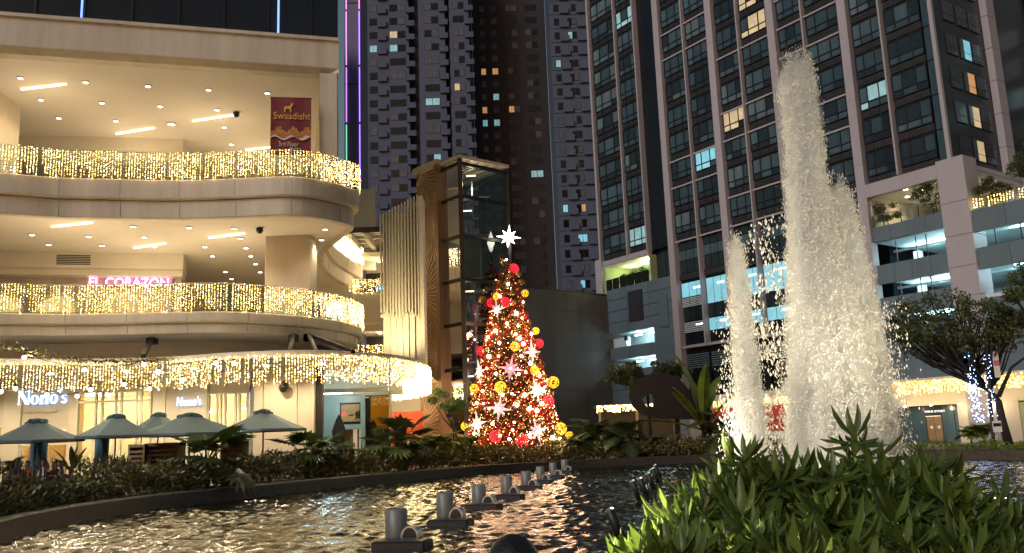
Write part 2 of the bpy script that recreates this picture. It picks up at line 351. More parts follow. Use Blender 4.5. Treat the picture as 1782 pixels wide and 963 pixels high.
def water():
    s = 0.095; xs = np.arange(-12.5, 24, s); ys = np.arange(6, 52, s); X, Yg = np.meshgrid(xs, ys)
    Zg = np.zeros_like(X)
    for k in range(30):
        wl = rng.uniform(0.27, 0.85); a = rng.uniform(0, 2*PI); A = 0.0135*wl**1.1*rng.uniform(.5, 1.0)
        wx, wy = math.cos(a)*2*PI/wl, math.sin(a)*2*PI/wl
        Zg += A*np.sin(wx*X+wy*Yg+rng.uniform(0, 6.28)+1.6*np.sin(X*rng.uniform(.15, .5)+Yg*rng.uniform(.15, .5)))
    for jx, jy in JETS:
        R = np.hypot(X-jx, Yg-jy); Zg += 0.03*np.sin(R*9+np.sin(X*3))*np.exp(-R/5)+rng.normal(0, .03, X.shape)*np.exp(-R/1.6)
    ok = inside(X, Yg, POOLC + normals2(POOLC)*-.2)
    idx = -np.ones(X.shape, int); cell = ok[:-1, :-1] & ok[1:, :-1] & ok[:-1, 1:] & ok[1:, 1:]
    used = np.zeros_like(ok); used[:-1, :-1] |= cell; used[1:, :-1] |= cell; used[:-1, 1:] |= cell; used[1:, 1:] |= cell
    idx[used] = np.arange(used.sum()); V = np.stack([X[used], Yg[used], Zg[used]], 1)
    j, i = np.nonzero(cell); Fc = np.stack([idx[j, i], idx[j, i+1], idx[j+1, i+1], idx[j+1, i]], 1)
    m = mat('pool_water', (0.012, 0.012, 0.01), 0.09, 0.3, 0.5, 0.45, 13.0, spec=0.6); m.node_tree.nodes['Principled BSDF'].inputs['IOR'].default_value = 1.62
    struct(npmesh('pool_water', V, Fc, 'pool_water', smooth=True))
water()
# ================================================================== shopping mall on the left
mall = thing('shopping_mall', 'cream shopping mall with wavy floor bands and lit open terraces', 'building')
C3 = smooth_curve([(-36,30.3),(-29,33.2),(-24.5,35.2),(-21.7,36.1),(-19.9,36.95),(-17.6,37.5),(-15.2,38),(-12.6,38.1),(-10.1,38.05),(-8.9,38.6),(-7.9,39.8),(-7.55,41),(-8.6,43.2),(-9.75,45.6),(-10.45,47.6),(-10.9,50.2),(-11.05,53),(-10.85,55.9),(-10.5,59)], .3)
C2 = smooth_curve([(-36,31.2),(-29,34.1),(-24.5,35.6),(-21.6,36.6),(-19.9,37.3),(-17.6,37.75),(-15,38),(-12.6,38.5),(-10.4,40.2),(-9.2,41.7),(-8.4,43.9),(-8.3,46),(-8.9,48),(-10.2,49.8),(-12,51.5)], .3)
C1 = smooth_curve([(-36,28),(-28,30.5),(-22.5,33.2),(-19.6,34.6),(-17.4,35.5),(-14.2,35.9),(-11.3,35.1),(-8.3,35.3),(-6.2,37.2),(-5.0,39.4),(-4.4,42.6),(-4.6,46.4),(-5.6,50.2),(-7.4,53.6)], .3)
def deck(name, C, z, m, back=64.0, up=True):
    pts = [(p[0], p[1]) for p in C]; mb = MB(); poly = pts + [(C[-1][0], back), (C[0][0], back)]
    mb.add([(x, y, z) for x, y in poly], [tuple(range(len(poly))) if not up else tuple(range(len(poly)-1, -1, -1))]); return mb.build(name, m, mall)
# floor bands: two-step fascia, deck on top, ceiling below
for C, z0, z1, zc in ((C3, 12.0, 13.76, 12.02), (C2, 6.8, 7.76, 6.82)):
    mb = MB(); st = z0+(z1-z0)*.48
    sweep(mb, C, [(-.35, z0), (-.06, z0), (.0, z0+.05), (.02, st-.05), (-.03, st), (.2, st+.02), (.24, st+.08), (.24, z1-.06), (.18, z1), (-.35, z1)])
    mb.build('floor_band', 'fascia', mall)
    Rj = resample(C, 2.35); Nj = normals2(Rj)
    for p_, q_ in list(zip(Rj, Nj))[1:-1]:
        jm = MB(); jm.bar((p_[0]+q_[0]*.235, p_[1]+q_[1]*.235, st+.1), (p_[0]+q_[0]*.235, p_[1]+q_[1]*.235, z1-.05), .016); jm.bar((p_[0]+q_[0]*.012, p_[1]+q_[1]*.012, z0+.08), (p_[0]+q_[0]*.012, p_[1]+q_[1]*.012, st-.04), .016); jm.build('panel_joint', 'concrete_dark', mall)
    deck('floor_deck', C, z1-.02, 'floor_tile', up=True); deck('ceiling', C, zc, 'ceiling_paint', up=False)
# glass railings with a steel handrail
for C, z in ((C3, 13.76), (C2, 7.76)):
    mb = MB(); sweep(mb, C, [(-.02, z-.01), (.0, z-.01), (.0, z+1.24), (-.02, z+1.24)]); mb.build('railing_glass', 'rail_glass', mall)
    mb = MB(); N = normals2(C); mb.tube([(p[0]-n[0]*.01, p[1]-n[1]*.01, z+1.3) for p, n in zip(C, N)], .035, 6); mb.build('handrail', 'steel', mall, True)
# round canopy over the terrace
mb = MB(); sweep(mb, C1, [(-1.5, 5.36), (-.05, 5.34), (.0, 5.38), (.0, 5.56), (-.05, 5.6), (-1.5, 5.5)]); mb.build('canopy', 'fascia', mall)
for a, b in (((265, 588), (249, 620)), ((511, 584), (504, 612)), ((537, 583), (615, 612)), ((537, 583), (550, 612)), ((553, 603), (590, 612))):
    mb = MB(); p = atZ(a[0], a[1], 6.84); q = atZ(b[0], b[1], 5.58); mb.bar(p, q, .16); mb.box(p.x-.2, p.y-.2, p.z-.3, p.x+.2, p.y+.2, p.z+.02); mb.build('strut', 'black_paint', mall)
# wall behind and above the canopy (first floor front) and return walls
mb = MB(); sweep(mb, C2[C2[:, 1] < 44.5], [(-3.4, 5.3), (-3.0, 5.3), (-3.0, 6.86), (-3.4, 6.86)]); mb.build('bulkhead_wall', 'wall_cream', mall)
# roof slab
RA, RB = Vector((-40, 31.4, 0)), Vector((-8.05, 39.85, 0)); rd = (RB-RA).normalized(); rn = Vector((rd.y, -rd.x, 0))
RC = np.array([(RA+rd*t)[:2] for t in np.linspace(0, (RB-RA).length, 30)])
mb = MB(); sweep(mb, RC, [(-.9, 19.5), (-.35, 19.5), (-.02, 19.72), (.0, 19.76), (.0, 21.1), (.12, 21.12), (.12, 21.28), (-.9, 21.28)]); mb.build('roof_band', 'fascia', mall)
mb = MB(); q = rd*.0; e = Vector((-5.2, 62, 0))
mb.prism([(RB.x-.9, RB.y+.3), (RB.x+.002, RB.y+.002), (RB.x-4.6, RB.y+20), (RB.x-6, RB.y+20)], 19.5, 21.28); mb.build('roof_side', 'fascia', mall)
mb = MB(); mb.add([(RA.x, RA.y+.5, 19.52), (RB.x-.2, RB.y+.4, 19.52), (RB.x-5.0, 64, 19.52), (RA.x, 64, 19.52)], [(0, 1, 2, 3)]); mb.build('ceiling', 'ceiling_paint', mall)
# storey above the roof slab: dark glass in panels, blue light lines
mb = MB(); sweep(mb, RC, [(-.75, 21.2), (-.65, 21.2), (-.65, 31), (-.75, 31)]); mb.build('upper_glass', 'tower_dark', mall)
for t in np.arange(1.0, 33, 2.05):
    p = RA+rd*t-rn*-.0; mb = MB(); c = p-rn*.6; T = Matrix.Translation((c.x, c.y, 0)) @ Matrix.Rotation(math.atan2(rd.y, rd.x), 4, 'Z')
    mb.box(-.05, -.04, 21.28, .05, .04, 31, 0, T); mb.build('mullion', 'mullion_dark', mall)
for x in (152, 484):
    t = (atY(x, 30, 38.4)-RA).dot(rd); c = RA+rd*t-rn*.42; mb = MB(); mb.tube([(c.x, c.y, 21.35), (c.x, c.y, 31)], .05, 6); mb.build('light_line', 'led_blue', mall)
mb = MB(); mb.prism([(-9.4, 40.2), (-8.6, 40.6), (-13.5, 62), (-14.5, 62)], 21.28, 31); mb.build('upper_side', 'tower_dark', mall)
# end fin of the third floor and the columns
mb = MB(); mb.prism([(-8.95, 39.75), (-8.15, 39.95), (-9.3, 46), (-9.8, 46)], 13.8, 19.5); mb.build('end_fin', 'fascia', mall)
mb = MB(); mb.prism([(-9.3, 41.3), (-9.0, 41.5), (-12.6, 61), (-13, 61)], 13.8, 19.5); mb.build('side_wall', 'wall_cream', mall)
mb = MB(); mb.box(-12.1, 42, 7.7, -9.9, 43.6, 12.05); mb.build('column', 'stone_cream', mall, bevel=.03)
mb = MB(); mb.box(-27.8, 40.5, 13.7, -25.0, 42.6, 19.55); mb.build('column', 'stone_cream', mall, bevel=.03)
# third-floor bulkhead and back wall
def wallq(name, m, x0, y0, x1, y1, z0, z1, th=.3):
    a = Vector((x0, y0, 0)); d = Vector((x1-x0, y1-y0, 0)); T = Matrix.Translation(a) @ Matrix.Rotation(math.atan2(d.y, d.x), 4, 'Z')
    mb = MB(); mb.box(0, 0, z0, d.length, th, z1, 0, T); return mb.build(name, m, mall)
wallq('bulkhead', 'wall_cream', -38, 44.6, -18.8, 48.3, 18.75, 19.54, 2.0); wallq('bulkhead_step', 'trim_cream', -38, 45.1, -19.0, 48.8, 18.4, 18.77, 1.5)
wallq('bulkhead', 'wall_cream', -38, 39.5, -17.4, 45.3, 11.2, 12.04, 2.2); wallq('bulkhead_step', 'trim_cream', -38, 40.0, -17.6, 45.75, 10.9, 11.22, 1.8)
wallq('back_wall', 'wall_cream', -40, 54, -9.5, 60, 13.7, 19.56); wallq('back_wall', 'wall_cream', -40, 49, -10.5, 57, 7.7, 12.06)
# stone restaurant front on the second floor with arches
sw = wallq('stone_front', 'travertine', -37, 41.1, -17.9, 46.45, 7.7, 10.95, .35)
SA = Vector((-37, 41.1, 0)); sd = Vector((19.1, 5.35, 0)).normalized(); sn = Vector((sd.y, -sd.x, 0)); SROT = math.atan2(sd.y, sd.x)
def on_front(px, py, off=.05):
    v = ray(px, py); n = sn; t = ((SA+n*off-EYEV).dot(n))/v.dot(n); return EYEV+v*t
for px in (5, 103, 216):
    c = on_front(px, 498, .03); mb = MB(); R1, R0 = 1.05, .86; vs = []; k = 16
    T = Matrix.Translation((c.x, c.y, 9.05)) @ Matrix.Rotation(SROT, 4, 'Z')
    for i in range(k+1):
        a = PI*i/k
        for r, y in ((R0, -.14), (R1, -.14), (R1, .05), (R0, .05)): vs.append(T @ Vector((math.cos(a)*r, y, math.sin(a)*r)))
    mb.add(vs, [(i*4+j, i*4+(j+1) % 4, i*4+4+(j+1) % 4, i*4+4+j) for i in range(k) for j in range(4)]); mb.build('arch', 'trim_cream', mall)
    mb = MB(); mb.add([T @ Vector((math.cos(PI*i/k)*R0, -.03, math.sin(PI*i/k)*R0)) for i in range(k+1)], [tuple(range(k+1))]); mb.build('arch_window', 'shop_lit' if px < 200 else 'wall_cream', mall)
for px in (295, 311):
    c = on_front(px, 480, 0); T = Matrix.Translation((c.x, c.y, 0)) @ Matrix.Rotation(SROT, 4, 'Z'); mb = MB(); mb.box(-.16, -.18, 7.7, .16, .02, 10.9, 0, T); mb.build('pilaster', 'travertine', mall)
sg = thing('neon_sign', 'pink neon restaurant sign reading EL CORAZON on stone wall', 'sign', on_front(153, 497.5, .22)); sg.rotation_euler = (0, 0, SROT)
text('lettering', 'EL CORAZON', .62, 'neon_white', sg, (0, -.02, 0), ext=.02, sx=1.02); text('halo', 'EL CORAZON', .66, 'neon_pink', sg, (.03, .05, .06), ext=.03, sx=.99)
mb = MB(); mb.box(-.1, .1, -.05, 3.7, .14, .05); mb.build('mounting_rail', 'dark_metal', sg)
mb = MB(); c = on_front(120, 443, .06); T = Matrix.Translation((c.x, c.y-1.2, 11.35)) @ Matrix.Rotation(SROT, 4, 'Z')
for k in range(6): mb.box(0, -.05, k*.09, 1.6, .02, k*.09+.05, 0, T)
mb.build('air_grille', 'louvre', mall)
# ceiling lamps: recessed downlights and light strips
def zoomed(lst, bx, by, s=2.833): return [(bx+a/s, by+b/s) for a, b in lst]
D3 = zoomed([(100,384),(422,405),(730,425),(1028,442),(202,491),(502,507),(789,524),(1070,541),(290,582),(571,596),(845,610),(1106,627),(1142,712)], 0, 0)+[(465,162)]
D2 = zoomed([(158,222),(240,270),(437,230),(504,275),(656,181),(712,234),(763,281),(932,187),(1010,281),(1048,327),(1112,405),(1142,440),(1153,191),(1185,240),(1213,287),(1237,327),(1260,366),(1283,406)], 0, 330)+zoomed([(452,247),(507,506),(470,195)], 400, 330)
S3 = zoomed([(105,440),(325,414),(572,660),(760,630),(950,597),(1150,567)], 0, 0)+[(428,261),(470,256)]
S2 = zoomed([(255,182),(455,161),(660,287),(815,264),(1030,237),(1205,215)], 0, 330)
mb = MB(); mb.lathe([(.13, .0), (.13, -.03), (.10, -.035), (.10, -.02)], 12); trim = mb.build('downlight', 'white_paint', mall); trim_me = trim.data; bpy.data.objects.remove(trim)
mb = MB(); mb.lathe([(.10, -.02), (.10, -.028)], 10); dl = mb.build('lens', 'downlight', mall); lens_me = dl.data; bpy.data.objects.remove(dl)
for lst, z in ((D3, 19.5), (D2, 12.0)):
    for i, (x, y) in enumerate(lst):
        p = atZ(x, y, z); big = 1.8 if (z > 15 and i == 10) else 1.15
        o = link('downlight', trim_me, mall, (p.x, p.y, z), None, (big,)*3); link('lens', lens_me, o)
        if i % 2 == 0: lamp('SPOT', 'downlight_beam', (0, 0, -.06), 260, (1, .82, .55), o, .1, (0, 0, 0), 130, .8)
for lst, z in ((S3, 19.5), (S2, 12.0)):
    for i in range(0, len(lst), 2):
        a, b = atZ(*lst[i], z), atZ(*lst[i+1], z); mb = MB(); mb.bar((a.x, a.y, z-.03), (b.x, b.y, z-.03), .07, .05); o = mb.build('light_strip', 'strip_light', mall)
        c = (a+b)/2; lamp('POINT', 'strip_glow', (c.x, c.y, z-2.6), 150, (1, .78, .5), o, 1.0)
for x, y, z in ((1165, 555, 19.5), (1280, 190, 12.0)):
    q = zoomed([(x, y)], 0, 0 if z > 15 else 330)[0]; p = atZ(*q, z); mb = MB(); mb.lathe([(.02, 0), (.16, -.02), (.17, -.12), (.1, -.25), (.02, -.28)], 12, p); mb.build('camera_dome', 'black_paint', mall, True)
# ---- ground floor: the restaurant with cream-framed windows
def front(y, x0, x1, z0, z1, name='shop_wall', m='wall_cream', th=.3): mb = MB(); mb.box(x0, y, z0, x1, y+th, z1); return mb.build(name, m, mall)
def window(x0, x1, z0, z1, y, cols, rows, lit='shop_lit', fr='trim_cream', t=.07):
    mb = MB(); mb.box(x0, y-.10, z0, x0+t, y+.1, z1); mb.box(x1-t, y-.1, z0, x1, y+.1, z1); mb.box(x0+t, y-.1, z0, x1-t, y+.1, z0+t); mb.box(x0+t, y-.1, z1-t, x1-t, y+.1, z1)
    w = mb.build('shop_window', fr, mall); cs = [x0+t+(x1-x0-2*t)*c for c in cols]; rs = [z0+t+(z1-z0-2*t)*c for c in rows]
    for c in cs[1:-1]: q = MB(); q.box(c-.045, y-.08, z0+t, c+.045, y+.06, z1-t); q.build('mullion', fr, w)
    for c in rs[1:-1]: q = MB(); q.box(x0+t, y-.07, c-.045, x1-t, y+.055, c+.045); q.build('transom', fr, w)
    for a, b in zip(cs, cs[1:]):
        for c, d in zip(rs, rs[1:]): q = MB(); q.box(a, y-.005, c, b, y+.005, d); q.build('pane', 'shop_glass', w)
    return w
def X(px, y): return atY(px, 720, y).x
def Zp(px, py, y): return atY(px, py, y).z
NY = 41.0
# lit rooms behind the panes
def room(x0, x1, y, depth, z0, z1):
    mb = MB(); mb.add([(x0,y,z0),(x1,y,z0),(x1,y+depth,z0),(x0,y+depth,z0),(x0,y,z1),(x1,y,z1),(x1,y+depth,z1),(x0,y+depth,z1)], [(0,1,2,3),(7,6,5,4),(3,2,6,7),(0,3,7,4),(2,1,5,6)]); o = mb.build('dining_room', 'wall_cream', mall)
    for k in range(3):
        cx = x0+(x1-x0)*(k+.5)/3; q = MB(); q.box(cx-.5, y+depth*.45, z1-.08, cx+.5, y+depth*.45+.25, z1-.02); l = q.build('room_light', 'strip_light', o)
        lamp('POINT', 'room_glow', (cx, y+depth*.5, z1-.7), 900, (1, .88, .56), l, .3)
    for k in range(5):
        cx = x0+(x1-x0)*random.random(); q = MB(); q.box(cx-.5, y+depth-.25, z0+random.uniform(0, 1.2), cx+.4, y+depth-.02, z0+random.uniform(1.6, 2.6)); q.build('cabinet', random.choice(['wood', 'travertine', 'wall_cream']), o)
xs = [X(p, NY) for p in (-160, 8, 38, 122, 140, 268, 290, 362, 432, 441)]
room(xs[0]-1, xs[8], NY+.15, 5.0, GZ+.05, 4.65)
front(NY, xs[0], xs[1], 3.2, 5.4); window(xs[0], xs[1], GZ, 3.2, NY+.05, [0, .2, .4, .6, .8, 1], [0, .7, 1])
front(NY-.12, xs[1], xs[2], GZ, 5.4, 'pilaster', 'trim_cream', .45)
front(NY, xs[2], xs[3], 3.0, 5.4); window(xs[2], xs[3], GZ, 3.0, NY+.05, [0, .38, .55, 1], [0, .74, 1])
front(NY-.12, xs[3], xs[4], GZ, 5.4, 'pilaster', 'trim_cream', .45)
window(xs[4], xs[5], GZ, 4.6, NY-.3, [0, .24, .33, .52, .60, .82, .88, 1], [0, .52, .9, 1]); front(NY, xs[4], xs[5], 4.6, 5.4)
front(NY-.25, xs[5], xs[6]+.02, GZ, 5.4, 'pilaster', 'trim_cream', .5)
front(NY-.2, xs[6], xs[7], GZ, 5.4, 'shop_wall', 'wall_cream', .5)
window(xs[7], xs[8], GZ, 4.35, NY+.0, [0, .2, .3, .42, .70, .80, 1], [0, .50, 1]); front(NY+.05, xs[7], xs[8], 4.35, 5.4)
for a in (.1, .3, .5, .7, .9):
    c = xs[2]+(xs[3]-xs[2])*a
# plain cream pier with joints, camera dome, return
px0, px1 = X(441, 40), X(547, 40)
cuts = [px0, px0+(px1-px0)*.16, px0+(px1-px0)*.72, px1]
for a, b in zip(cuts, cuts[1:]): mb = MB(); mb.box(a+.01, 40, GZ, b-.01, 40.9, 5.45); mb.build('pier_panel', 'stone_cream', mall, bevel=.015)
mb = MB(); mb.box(px0+.05, 40.1, GZ, px1-.05, 40.85, 5.4); mb.build('pier_core', 'fascia', mall)
mb = MB(); mb.box(px1, 40.3, GZ, px1+.3, 40.6, 5.4); mb.build('dark_jamb', 'dark_metal', mall)
mb = MB(); mb.lathe([(.02, 0), (.2, -.02), (.2, -.18), (.12, -.33), (.02, -.36)], 12, (X(495, 40)+.0, 39.75, 4.55)); mb.box(X(495, 40)-.1, 39.75, 4.5, X(495, 40)+.1, 40.05, 4.7); mb.build('camera_dome', 'black_paint', mall, True)
# soffit above the terrace
mb = MB(); cc = C1[C1[:, 1] < 43]; poly = [(p[0]-.2, p[1]+1.2) for p in cc]+[(-4.9, 60), (-36, 60)]; mb.add([(x, y, 5.33) for x, y in poly], [tuple(range(len(poly)))]); mb.build('terrace_soffit', 'ceiling_paint', mall)
for x_ in (-24, -20.5, -17.2, -14.2, -11, -8.6):  # added downlights, unseen behind the light curtain, to brighten the terrace
    mb = MB(); y_ = 38.6; mb.lathe([(.12, 5.32), (.12, 5.28)], 10, (x_, y_, 0)); o = mb.build('downlight', 'downlight', mall); lamp('SPOT', 'added_terrace_beam', (x_, y_, 5.22), 420, (1, .82, .55), o, .1, (0, 0, 0), 150, .7)  # this downlight and its beam are added, unseen
# second shop: teal frame, lit door, wooden sign board, glass wall
SY = 47.0
tx = [X(p, SY) for p in (553, 582, 592, 628, 636, 681)]
front(SY+.1, tx[0]-3.5, tx[0], GZ, 4.3, 'shop_wall', 'travertine'); front(SY+.0, tx[0], tx[1], GZ, 4.3, 'teal_panel', 'teal_frame'); front(SY-.15, tx[1], tx[2], GZ, 4.3, 'teal_post', 'teal_frame', .5); front(SY-.15, tx[3], tx[4], GZ, 4.3, 'teal_post', 'teal_frame', .5)
front(SY-.12, tx[2], tx[3], 3.95, 4.3, 'teal_lintel', 'teal_frame', .5); front(SY-.12, tx[2], tx[3], 2.55, 2.8, 'teal_lintel', 'teal_frame', .5)
front(SY+.1, tx[2], tx[3], 2.8, 3.95, 'sign_recess', 'dark_metal')
front(SY+.8, tx[2], tx[2]+.45, GZ, 2.55, 'door_frame', 'wood'); front(SY+.6, tx[2]+.45, tx[3], GZ, 2.55, 'lit_entrance', 'lit_warm')
mb = MB(); mb.box(tx[2]+.5, SY+.3, GZ, tx[2]+.62, SY+.4, 2.55); mb.box(tx[2]+.85, SY+.3, GZ, tx[2]+.95, SY+.4, 2.55); mb.build('door_frame', 'wood', mall)
wn = front(SY+.1, tx[4], tx[5], GZ, 4.3, 'shop_glass_wall', 'travertine', .1); mb = MB(); mb.box(tx[4], SY-.02, GZ, tx[5], SY, 4.3); mb.build('glass_pane', 'shop_glass', mall)
front(SY-.1, tx[5]-.12, tx[5], GZ, 4.5, 'steel_post', 'steel', .2)
front(SY+.2, tx[0]-3.5, tx[5]+.6, 4.3, 5.32, 'shop_header', 'wall_cream')
mb = MB(); mb.box(tx[0]-.2, SY-2.6, 4.35, tx[4]+1.6, SY-2.4, 4.55); o = mb.build('light_trough', 'white_paint', mall); mb = MB(); mb.box(tx[0]-.1, SY-2.5, 4.3, tx[3], SY-2.42, 4.34); mb.build('cool_tube', 'tube_cyan', o)
lamp('POINT', 'cool_glow', (tx[1], SY-2.2, 4.0), 90, (.55, .85, 1), o, .3)
bd = thing('shop_sign', 'wooden shop sign board with black brush writing above lit door', 'sign', (tx[2]+.06, SY-.08, 2.95))
mb = MB(); mb.box(0, 0, 0, tx[3]-tx[2]-.12, .06, .9); mb.build('board', 'sign_wood', bd); lamp('POINT', 'sign_glow', (.5, -.6, 1.2), 6, (1, .8, .5), bd, .1)
def strokes(lst, ox, oz, s, w):
    mb = MB()
    for a, b in lst: mb.bar((ox+a[0]*s, -.012, oz+a[1]*s), (ox+b[0]*s, -.012, oz+b[1]*s), .02, w)
    return mb
strokes([((0, .5), (1, .55))], .42, .2, .26, .07).build('brush_mark', 'ink', bd)
strokes([((.5, 1.0), (.1, .7)), ((.5, 1), (.95, .68)), ((.25, .72), (.75, .72)), ((.5, .72), (.5, .4)), ((.1, .45), (.9, .45)), ((.3, .4), (.1, 0)), ((.65, .4), (.9, 0)), ((.3, .2), (.7, .2))], .72, .12, .42, .05).build('brush_mark', 'ink', bd)
strokes([((.2, 1), (.2, 0)), ((0, .75), (.45, .75)), ((.2, .5), (.45, .3)), ((.6, 1), (.95, .9)), ((.75, .95), (.7, .5)), ((.55, .6), (1, .6)), ((.6, .5), (.6, 0)), ((.95, .5), (.95, .05)), ((.6, .25), (.95, .25))], 1.0 if tx[3]-tx[2] > 1.7 else .75, .12, .34, .05).build('brush_mark', 'ink', bd)
strokes([((0, .2), (0, .8)), ((.3, .2), (.3, .8))], .12, .25, .3, .08).build('red_seal', 'sign_red', bd)
# red hoarding under the canopy end
h = thing('red_hoarding', 'red construction hoarding wrapped in creased sheet under the canopy', 'hoarding', (X(680, 55), 55, GZ)); w = X(752, 55)-X(680, 55)
for k, (a, b) in enumerate(((0, w*.28), (w*.28, w))):
    mb = MB(); n = 10; vs = []
    for i in range(n+1):
        for j in range(n+1): vs.append((a+(b-a)*i/n, (0 if k else -.35)+.03*math.sin(i*1.3+j*.9+k), 3.3*j/n))
    mb.add(vs, [(i*(n+1)+j, (i+1)*(n+1)+j, (i+1)*(n+1)+j+1, i*(n+1)+j+1) for i in range(n) for j in range(n)]); mb.box(a+.02, .1, 0, b-.02, .2, 3.28); mb.build('sheet_panel', 'red_hoarding', h, True)
# ---- Nono's lettering
def glyphs(txt, hgt):
    mb = MB(); x = 0.0; T = lambda p: p
    def poly(pts): mb.prism([(x+a*hgt, b*hgt) for a, b in pts], -.03, .03)
    def ring(cx, cy, ro, hO, ri, hI, a0=0, a1=2*PI, k=24):
        vs = []
        for i in range(k+1):
            a = a0+(a1-a0)*i/k
            for z in (-.03, .03): vs += [(x+(cx+ro*math.cos(a))*hgt, (cy+hO*math.sin(a))*hgt, z), (x+(cx+ri*math.cos(a))*hgt, (cy+hI*math.sin(a))*hgt, z)]
        mb.add(vs, [q for i in range(k) for b in (i*4,) for q in ((b, b+1, b+5, b+4), (b+2, b+6, b+7, b+3), (b, b+4, b+6, b+2), (b+1, b+3, b+7, b+5))])
    for ch in txt:
        if ch == 'N':
            poly([(.06, 0), (.13, 0), (.13, 1), (.06, 1)]); poly([(0, 0), (.2, 0), (.2, .05), (0, .05)]); poly([(0, 1), (.27, 1), (.83, 0), (.58, 0), (.05, .93)]); poly([(.75, .02), (.82, 0), (.82, 1), (.75, 1)]); poly([(.67, .95), (.9, .95), (.9, 1), (.67, 1)]); x += .93*hgt
        elif ch == 'o': ring(.31, .33, .31, .345, .14, .30); x += .66*hgt
        elif ch == 'n':
            poly([(.06, 0), (.24, 0), (.24, .66), (.06, .62)]); poly([(.0, 0), (.31, 0), (.31, .045), (.0, .045)]); poly([(.4, 0), (.69, 0), (.69, .045), (.4, .045)]); poly([(.45, 0), (.62, 0), (.62, .42), (.45, .42)]); ring(.40, .42, .22, .25, .05, .17, 0, PI, 12); x += .73*hgt
        elif ch == "'": poly([(.05, 1.05), (.18, 1.05), (.17, .92), (.07, .72), (.09, .88)]); x += .2*hgt
        elif ch == 's':
            ring(.23, .49, .20, .175, .07, .125, .15*PI, 1.35*PI, 14); ring(.22, .17, .22, .185, .07, .125, -.95*PI, .5*PI, 14); poly([(.08, .42), (.2, .3), (.42, .2), (.36, .3), (.2, .42), (.12, .47)]); x += .46*hgt
    return mb, x
def nono(px0, px1, py0, y, rz=0.0, n=0):
    a, b = atY(px0, py0, y), atY(px1, py0, y); mb, w = glyphs("Nono's", 1.0); s = (b.x-a.x)/w
    t = thing('shop_lettering', ["large white backlit letters reading Nono's above terrace umbrellas", "smaller white backlit letters reading Nono's between window bays"][n], 'sign', (a.x, y-.12, a.z))
    for i, ch in enumerate("Nono's"):
        pre = glyphs("Nono's"[:i], 1.0)[1]; g, _ = glyphs(ch, 1.0); o = g.build('letter', 'sign_white', t); o.rotation_euler = (PI/2, 0, 0); o.location = (pre*s, 0, 0); o.scale = (s, s*(1.0 if n == 0 else 1.2), 1)
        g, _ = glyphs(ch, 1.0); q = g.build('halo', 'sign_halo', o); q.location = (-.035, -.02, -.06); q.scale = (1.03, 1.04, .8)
nono(33, 119, 705, NY, n=0); nono(309, 352, 707, NY-.2, n=1)
text('small_lettering', 'FAMILY RESTAURANT', .14, 'trim_cream', mall, (X(40, NY), NY-.02, 3.72), sx=1.2)
# ---- banner on the third floor
bp = atY(470, 270, 38.9); bq = atY(540, 167, 38.9)
bn = thing('hanging_banner', 'tall dark red restaurant banner reading Swaadisht above third floor railing', 'banner', (bp.x, 38.9, bp.z), math.radians(10)); bw = (bq.x-bp.x)*1.0; bh = bq.z-bp.z
mb = MB(); n = 12; vs = [(bw*i/n, .02*math.sin(i*.8), bh*j/n) for i in range(n+1) for j in range(n+1)]; mb.add(vs, [(i*(n+1)+j, (i+1)*(n+1)+j, (i+1)*(n+1)+j+1, i*(n+1)+j+1) for i in range(n) for j in range(n)]); mb.box(-.03, .01, bh-.03, bw+.03, .05, bh+.03); mb.build('cloth', 'banner_red', bn, True)
text('lettering', 'Swaadisht', .5, 'banner_gold', bn, (bw*.06, -.05, bh*.62), ext=.005, sx=.86)
text('lettering', '3rd Floor', .33, 'banner_white', bn, (bw*.2, -.05, bh*.15), ext=.005, sx=.72); text('lettering', 'VERANDA', .12, 'banner_white', bn, (bw*.46, -.05, bh*.10), ext=.005)
mb = MB(); mb.prism([(.0, 0), (.05, .0), (.08, .16), (.26, .16), (.28, 0), (.33, 0), (.33, .24), (.40, .33), (.44, .46), (.37, .40), (.34, .52), (.30, .36), (.22, .3), (.04, .28), (.0, .18)], 0, .01); e = mb.build('elephant_emblem', 'banner_gold', bn); e.rotation_euler = (PI/2, 0, 0); e.location = (bw*.33, -.05, bh*.74)
mb = MB(); k = 20; mb.prism([(bw*i/k, bh*(.28+.03*math.sin(i*.7))) for i in range(k+1)]+[(bw*(k-i)/k, bh*(.43+.05*math.sin(i*.9)+.03*(i % 2))) for i in range(k+1)], 0, .01); e = mb.build('food_picture', 'banner_food', bn); e.rotation_euler = (PI/2, 0, 0); e.location = (0, -.045, 0)
mb = MB(); mb.prism([(bw*i/k, bh*(.285+.03*math.sin(i*.7))) for i in range(k+1)]+[(bw*(k-i)/k, bh*(.31+.03*math.sin(i*.8))) for i in range(k+1)], 0, .01); e = mb.build('plate_picture', 'banner_white', bn); e.rotation_euler = (PI/2, 0, 0); e.location = (0, -.052, 0)
